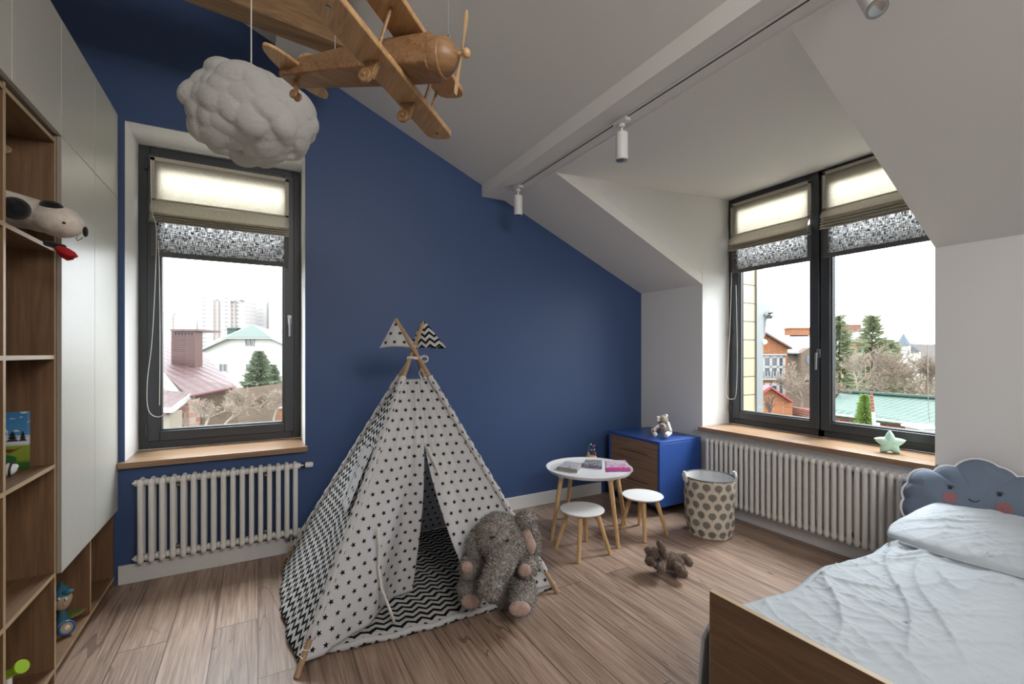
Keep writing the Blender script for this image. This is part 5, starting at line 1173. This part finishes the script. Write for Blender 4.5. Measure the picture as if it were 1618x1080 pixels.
def tower(label, parts, d, mat):
    root = thing('apartment_tower', label, 'apartment building', tuple(W(parts[0][0], 558, d).xy) + (GZ,), 'distant apartment towers')
    for k, (x0, x1, y0, mt) in enumerate(parts):
        b = MB(); ebox(b, x0, x1, y0, 575, d + k * 1.5, 14); b.build('tower_block' , mt, root, smooth=False)
        b = MB(); ebox(b, x0 + (x1-x0)*.3, x1 - (x1-x0)*.3, y0 - 2.5, y0, d + 3, 5); b.build('roof_house', mt, root, smooth=False)
A_, B__, C_ = M['tower_a'], M['tower_b'], M['tower_c']
tower('distant pinkish apartment tower group behind the ribbed chimney and green roof', [(313, 337, 471, A_), (336, 345, 475, B__), (345, 364, 470, A_), (363, 371, 476, B__), (371, 388, 474, A_)], 330, A_)
tower('low pale apartment block at the far left edge of the left window view', [(240, 272, 494, B__), (271, 292, 497, A_)], 380, B__)
tower('plain white apartment block left of the pinkish tower group', [(292, 314, 492, C_), (308, 322, 489, C_)], 400, C_)
tower('slim pale apartment tower right of the pinkish tower group', [(400, 421, 472, C_), (421, 427, 478, A_)], 360, C_)
tower('tall white apartment tower at the right edge of the left window view', [(425, 448, 463, C_), (445, 458, 470, A_)], 345, C_)
def conifer(label, x, ytop, ybot, d, halfpx, n, mat, seed, name='spruce', group=None, leafl=.28, multi=1, power=1.0, open_=0.0):
    root = bld(name, label, 'tree', x, ybot, d, group); rr = random.Random(seed); base = W(x, ybot, d); top = W(x, ytop, d); H = top.z - base.z; Rm = halfpx * d / FPX
    b = MB(); b.cone((base.x, base.y, min(base.z, GZ + 1)), (top.x, top.y, top.z), .09, .02, 8); b.build('trunk', M['bark_dark'], root)
    b = MB()
    for i in range(n):
        t = rr.random() ** 1.1; r = Rm * (1 - t) ** power * (1 + .28 * math.sin(t * 48)); th = rr.random() * 6.283; rad = r * (.35 + .65 * rr.random() ** .5)
        if open_ and noise.noise(Vector((math.cos(th) * 2, math.sin(th) * 2, t * 7 + seed))) < -.12: continue
        p = Vector((base.x + math.cos(th) * rad, base.y + math.sin(th) * rad, base.z + H * t)); L = leafl * rr.uniform(.6, 1.3); 
        dr = Vector((math.cos(th + rr.uniform(-.5,.5)), math.sin(th + rr.uniform(-.5,.5)), rr.uniform(-.35, .55))).normalized(); sd = dr.cross(Vector((rr.uniform(-1,1), rr.uniform(-1,1), rr.uniform(-1,1)))).normalized() * L * .13; up_ = dr.cross(sd).normalized() * L * .12
        o = len(b.v); b.v += [p - dr * L * .4, p + sd + up_, p + dr * L, p - sd + up_, p - up_]; b.f += [[o, o+1, o+2], [o, o+2, o+3], [o, o+4, o+2]]; b.m += [0, 0, 0]
    b.build('foliage', mat, root, smooth=False, fix=False); return root
conifer('bushy green spruce standing in front of the white house', 410, 556, 640, 22, 29, 4200, M['needle'], 3, leafl=.26, power=.85)
conifer('smaller spruce just right of the bushy one before the white house', 430, 577, 640, 22.5, 19, 2000, M['needle'], 4, leafl=.24, power=.8)
def baretree(label, x, ybase, d, hpx, spread, seed, mat, depth_=6, name='bare_tree', group=None, lean=0, r0=.06):
    rr = random.Random(seed); root = bld(name, label, 'tree', x, ybase, d, group); base = W(x, ybase, d); H = hpx * d / FPX
    b = MB()
    def grow(p, dr, L, r, lv):
        q = p; n = 3 if lv < 4 else 2; pts = [p]; dd = dr
        for i in range(n): dd = (dd + Vector((rr.uniform(-1,1), rr.uniform(-1,1), rr.uniform(-.5,.6))) * .22).normalized(); q = q + dd * L / n; pts.append(q)
        b.tube(pts, [r * (1 - .35 * i / n) for i in range(n + 1)], 3 if lv > 2 else 5)
        if lv >= depth_: return
        for k in range(4 if lv < 2 else 3):
            t = rr.uniform(.35, 1); j = min(n - 1, int(t * n)); s = pts[j].lerp(pts[j+1], t * n - j)
            nd = (dd + Vector((rr.uniform(-1,1), rr.uniform(-1,1), rr.uniform(-.55,.75))) * spread).normalized(); grow(s, nd, L * rr.uniform(.6, .82), max(r * .58, .0035 * d / 10), lv + 1)
    grow(base, Vector((lean, 0, 1)).normalized(), H * .34, r0, 0); 
    if base.z > GZ: b.cone((base.x, base.y, GZ), base, r0 * 1.1, r0, 6)
    b.build('branches', mat, root, smooth=False, fix=False); return root
G1 = 'bare garden trees beyond the left window'; G2 = 'bare trees beyond the double window'
baretree('bare tangled shrub in front of the cottage wall, left window', 325, 672, 9.5, 75, .95, 21, M['bark_pale'], 6, 'bare_shrub', G1, .5, .028)
baretree('bare spreading fruit tree between the cottage and the spruces', 352, 676, 10.5, 85, 1.0, 22, M['bark_pale'], 6, 'bare_tree', G1, .3, .03)
baretree('bare reddish thicket at the foot of the spruces', 405, 668, 14, 75, .9, 23, M['bark'], 6, 'bare_shrub', G1, 0, .03)
baretree('bare bush at the right edge of the left window, before the brick post', 432, 668, 12.5, 80, .9, 24, M['bark_pale'], 6, 'bare_shrub', G1, 0, .03)
fn = bld('garden_wall', 'low white garden wall panels below the spruces, seen through the left window', 'fence', 405, 655, 17)
b = MB(); ebox(b, 368, 389, 634, 700, 16.5, .15); ebox(b, 391, 414, 641, 700, 16.9, .15); ebox(b, 414, 450, 637, 654, 17.5, .15); b.build('panel', M['ext_white'], fn, smooth=False)
b = MB(); ebox(b, 388.5, 391.5, 632, 700, 16.4, .2); b.build('post', M['grey_metal'], fn, smooth=False)
bp = bld('brick_gatepost', 'small orange brick post at the lower right corner of the left window view', 'post', 446, 655, 14); b = MB(); ebox(b, 440.5, 455, 645, 720, 14, .5); b.build('shaft', M['brick_orange'], bp, smooth=False); b = MB(); ebox(b, 439.5, 456, 643.5, 645.5, 13.95, .6); b.build('cap', M['ext_white'], bp, smooth=False)
# --- through the double window
ow = thing('neighbouring_wing', 'projecting beige block wing with grey flashing at the left of the double window', 'building wing', (4.5, 3.1, GZ))
x2 = onY(1193, 500, 2.95).x; x3 = onY(1203, 500, 2.95).x
b = MB(); b.box(4.10, x2, 2.95, 3.5, GZ, 3.6); b.build('wall', M['block_beige'], ow, smooth=False)
b = MB(); b.box(x2, x3, 2.93, 3.5, GZ, 3.6); b.build('corner_flashing', M['grey_metal'], ow, smooth=False)
def pY(x, y, Y=2.95): return onY(x, y, Y)
b = MB(); b.prism([pY(1202, 473), pY(1221, 488), pY(1219, 500), pY(1212, 505), pY(1202, 492)], (0, .35, 0)); b.build('roof_edge', M['grey_metal'], ow, smooth=False)
b = MB(); b.tube([pY(1216, 500, 2.9), pY(1220, 496, 2.9), pY(1217, 491, 2.9)], [.03, .035, .03], 12); b.build('gutter', M['alu'], ow)
b = MB(); b.prism([pY(1202, 494), pY(1208.5, 498), pY(1207, 534), pY(1202, 536)], (0, .3, 0)); b.prism([pY(1209.2, 498), pY(1212, 500), pY(1209, 530), pY(1207.6, 532)], (0, .25, 0)); b.build('soffit_board', M['grey_metal'], ow, smooth=False)
b = MB(); b.ell(pY(1205, 540), (.035, .05, .03)); b.build('security_light', M['white_plastic'], ow)
oh = bld('orange_brick_house', 'orange brick gabled house with white balcony windows, left leaf of the double window', 'house', 1215, 600, 26)
b = MB(); eprism(b, [(1160, 563), (1207, 524), (1249, 550), (1244.5, 552), (1244.5, 660), (1160, 660)], 26, 4); b.build('wall', M['brick_orange'], oh, smooth=False)
b = MB(); b.prism([W(1206.5, 521.5, 25.7), W(1252, 549, 25.7), W(1252, 551.5, 25.7), W(1206.5, 525, 25.7)], camf * 5); b.prism([W(1206.5, 521.5, 25.7), W(1158, 562, 25.7), W(1158, 565, 25.7), W(1206.5, 525, 25.7)], camf * 5); b.build('roof', plain('brown_verge', (.10,.05,.04), .6), oh, smooth=False)
win(oh, 1195, 1241, 561, 597.5, 25.95, 3, 2); win(oh, 1195, 1241, 605, 626, 25.95, 3, 1)
b = MB(); ebox(b, 1190, 1243, 597, 600, 25.8, .5); ebox(b, 1190, 1243, 559, 561, 25.8, .5); b.build('balcony_band', M['ext_white'], oh, smooth=False)
for k in range(9): b = MB(); ebox(b, 1199 + k * 4.6, 1200 + k * 4.6, 586, 597, 25.75, .08); b.build('balcony_rail', M['ext_white'], oh, smooth=False)
gg = bld('brick_garage', 'small orange brick gabled outbuilding with a red roof, lower left of the double window', 'garage', 1222, 640, 15)
b = MB(); eprism(b, [(1170, 640), (1217.8, 612), (1252, 636), (1252.5, 760), (1170, 760)], 15, 3); b.build('wall', M['brick_orange'], gg, smooth=False)
b = MB(); b.prism([W(1217.8, 609.5, 14.8), W(1254, 633.5, 14.8), W(1254, 636.5, 14.8), W(1217.8, 612.5, 14.8)], camf * 3.5); b.prism([W(1217.8, 609.5, 14.8), W(1168, 640, 14.8), W(1168, 647, 14.8), W(1217.8, 614, 14.8)], camf * 3.5); b.build('roof', M['roof_red'], gg, smooth=False)
gh = bld('grey_roofed_house', 'dull brick house with a pale grey roof and long brick chimney, behind the orange house', 'house', 1265, 600, 38)
b = MB(); ebox(b, 1240, 1300, 556, 660, 38, 8); b.build('wall', M['brick_dull'], gh, smooth=False)
roofpoly('roof', [(1240, 556, 37.5), (1302, 558, 37.5), (1302, 527, 45), (1251, 527.5, 45), (1230, 543, 42)], M['roof_grey'], gh)
b = MB(); eprism(b, [(1266, 557), (1279, 549), (1292, 557), (1292, 600), (1266, 600)], 37.3, .8); b.build('dormer', M['brick_dull'], gh, smooth=False)
b = MB(); eprism(b, [(1279 + 5 * math.cos(a), 568 + 8 * math.sin(a)) for a in [k * math.pi / 10 for k in range(20)]], 37.25, .1); b.build('oval_window', M['ext_glass'], gh)
b = MB(); ebox(b, 1251, 1281, 519, 529, 44, 1.2); ebox(b, 1250.5, 1281.5, 517, 519, 43.9, 1.4); b.build('chimney', M['brick_orange'], gh, smooth=False)
rh = bld('hidden_brick_house', 'orange brick house with a red chimney mostly hidden behind the pine trees', 'house', 1350, 600, 42)
b = MB(); eprism(b, [(1322, 560), (1362, 529), (1400, 556), (1400, 660), (1322, 660)], 42, 6); b.build('wall', M['brick_orange'], rh, smooth=False)
b = MB(); b.prism([W(1362, 526, 41.7), W(1404, 556, 41.7), W(1404, 559, 41.7), W(1362, 529.5, 41.7)], camf * 6); b.prism([W(1362, 526, 41.7), W(1318, 560, 41.7), W(1318, 563, 41.7), W(1362, 529.5, 41.7)], camf * 6); b.prism([W(1336, 524, 44), W(1364, 524, 44), W(1362, 529, 42), W(1330, 552, 42)], camf * 1); b.build('roof', M['roof_grey'], rh, smooth=False)
b = MB(); ebox(b, 1337, 1361, 512.5, 525, 44, 1.4); b.build('chimney', M['brick_red'], rh, smooth=False)
tw = bld('turreted_house', 'pale round house with a blue-grey conical turret roof at the right of the double window', 'house', 1434, 600, 70)
c0 = W(1427.5, 545, 72); b = MB(); b.cone(c0, W(1427.5, 526.5, 72), 10 * 72 / FPX, .05, 8); b.build('turret_roof', M['roof_slate'], tw, smooth=False)
b = MB(); eprism(b, [(1414, 557), (1419, 544), (1439, 544), (1455, 556)], 73, 5); b.build('roof', M['roof_slate'], tw, smooth=False)
b = MB(); ebox(b, 1415, 1455, 556, 600, 73.5, 6); b.cone(W(1427.5, 590, 72.5), W(1427.5, 545, 72.5), .9, .9, 12); b.build('wall', M['stucco'], tw, smooth=False)
G3 = 'pines beyond the double window'
def pine(label, x, ytop, ybot, d, half, n, seed): return conifer(label, x, ytop, ybot, d, half, n, M['needle_blue'], seed, 'pine_tree', G3, leafl=.42, power=.9, open_=1)
pine('loose-crowned pine just right of the window mullion', 1326, 500, 630, 24, 28, 1900, 51)
pine('tallest pine behind the bare trees of the double window view', 1378, 500, 628, 26, 36, 2500, 52)
pine('lower olive pine left of the conical turret', 1408, 538, 625, 27, 22, 1200, 53)
for k, (x, yb, d, h_, sp, sd, lab) in enumerate(((1300, 660, 16, 95, .85, 61, 'bare tree seen on both sides of the window mullion'), (1350, 640, 18, 110, .85, 62, 'pale bare tree in front of the hidden brick house'), (1392, 640, 17.5, 118, .85, 63, 'large pale bare tree above the green tiled roof, in the middle'),
        (1430, 640, 18.5, 110, .85, 64, 'bare tree in front of the turreted house'), (1462, 645, 17.8, 105, .8, 65, 'bare tree at the right edge of the double window view'), (1268, 655, 19, 90, .85, 66, 'bare tree before the grey-roofed house, left of the mullion'))):
    baretree(lab, x, yb, d, h_, sp, sd, M['bark_pale'] if k % 2 else M['bark'], 6, 'bare_tree', G2, 0, .05)
baretree('dark bare sapling before the small brick outbuilding', 1218, 665, 11, 62, .55, 71, M['bark_dark'], 3, 'bare_sapling', G2, .1, .03)
tr_ = thing('evergreen_hedge', 'tall dark and rusty undergrowth behind the green tiled roof', 'hedge', tuple(W(1390, 600, 30).xy) + (GZ,))
rr = random.Random(8); b = MB()
for i in range(5200):
    x = rr.uniform(1296, 1500); y = 595 + 14 * noise.noise(Vector((x * .04, 3, 0))) + rr.random() ** .7 * 48; p = W(x, y, 28 + rr.random() * 3); L = .34 * rr.uniform(.5, 1.2)
    d1 = Vector((rr.uniform(-1,1), rr.uniform(-1,1), rr.uniform(-.3,1))).normalized(); s1 = d1.orthogonal().normalized() * L * .2; o = len(b.v)
    b.v += [p, p + s1 + d1 * L * .4, p + d1 * L, p - s1 + d1 * L * .4]; b.f.append([o, o+1, o+2, o+3]); b.m.append(0 if rr.random() < .4 else (1 if rr.random() < .6 else 2))
o = b.build('foliage', [M['bark_pale'], M['needle_blue'], plain('rusty_leaves', (.15,.09,.05), .9)], tr_, smooth=False, fix=False); o['kind'] = 'stuff'
sh = bld('tiled_shed', 'long low brick shed with a pale green tiled roof, below the bare trees', 'shed', 1395, 660, 15)
roofpoly('roof', [(1314, 652.5, 13.6), (1480, 672, 11.6), (1480, 629, 13.8), (1328, 618.5, 16.4), (1310, 644, 14.0)], M['tile_green'], sh, .1, u=(3, 2))
b = MB(); b.prism([W(1300, 652, 14.0), W(1482, 673, 11.9), W(1482, 760, 11.9), W(1300, 740, 14.0)], camf * 2); b.build('wall', M['brick_red'], sh, smooth=False)
b = MB(); b.prism([W(1312, 652, 13.5), W(1482, 672, 11.5), W(1482, 675.5, 11.5), W(1312, 655, 13.5)], camf * .12); b.build('fascia', M['ext_white'], sh, smooth=False)
b = MB(); b.tube([W(1328, 618, 16.3), W(1480, 628.5, 13.7)], .07, 8); b.build('ridge_cap', M['tile_green'], sh)
wb_ = bld('white_brick_pier', 'short white pier standing at the right end of the shed wall', 'pier', 1462, 680, 11); b = MB(); ebox(b, 1453, 1480, 677, 760, 10.9, .4); b.build('shaft', M['ext_white'], wb_, smooth=False); b = MB(); ebox(b, 1451.5, 1482, 674.5, 677.5, 10.85, .5); b.build('cap', M['stucco'], wb_, smooth=False)
conifer('small bright green thuja in front of the shed wall', 1366, 624, 700, 10.5, 14.5, 2600, M['thuja'], 81, 'thuja', None, .09, 1, .75)
po = bld('birch_post', 'leaning post, dark above and white below, beside the thuja', 'post', 1381, 680, 9.8); b = MB(); b.cone(W(1376.5, 620.5, 9.8), W(1379.5, 650, 9.8), .028, .032, 12, 0); b.cone(W(1379.5, 650, 9.8), W(1384, 700, 9.8), .033, .036, 12, 1); b.build('shaft', [M['brick_red'], M['ext_white']], po)
ub = bld('utility_box', 'small white utility box next to the leaning post', 'box', 1388, 675, 10); b = MB(); ebox(b, 1385, 1391, 668, 690, 10.3, .12); b.build('casing', M['ext_white'], ub, bevel=.005)
b = MB(); pts = []
for k in range(60): x = 1120 + k * 9; pts.append((x, 543 + 3.5 * noise.noise(Vector((k * .22, 0, 2))) + (6 if x < 1430 else 0)))
eprism(b, pts + [(1660, 600), (1120, 600)], 210, 30); struct(b.build('hill_far', M['hill'], smooth=False))
b = MB(); pts = [(150 + k * 8, 553 + 3 * noise.noise(Vector((k * .4, 5, 2)))) for k in range(45)]; eprism(b, pts + [(510, 600), (150, 600)], 120, 20); struct(b.build('hill_near', plain('near_woods', (.16,.17,.12), .95), smooth=False))
# end of scene: drop the working property
for o in bpy.data.objects:
    if '_w' in o: del o['_w']
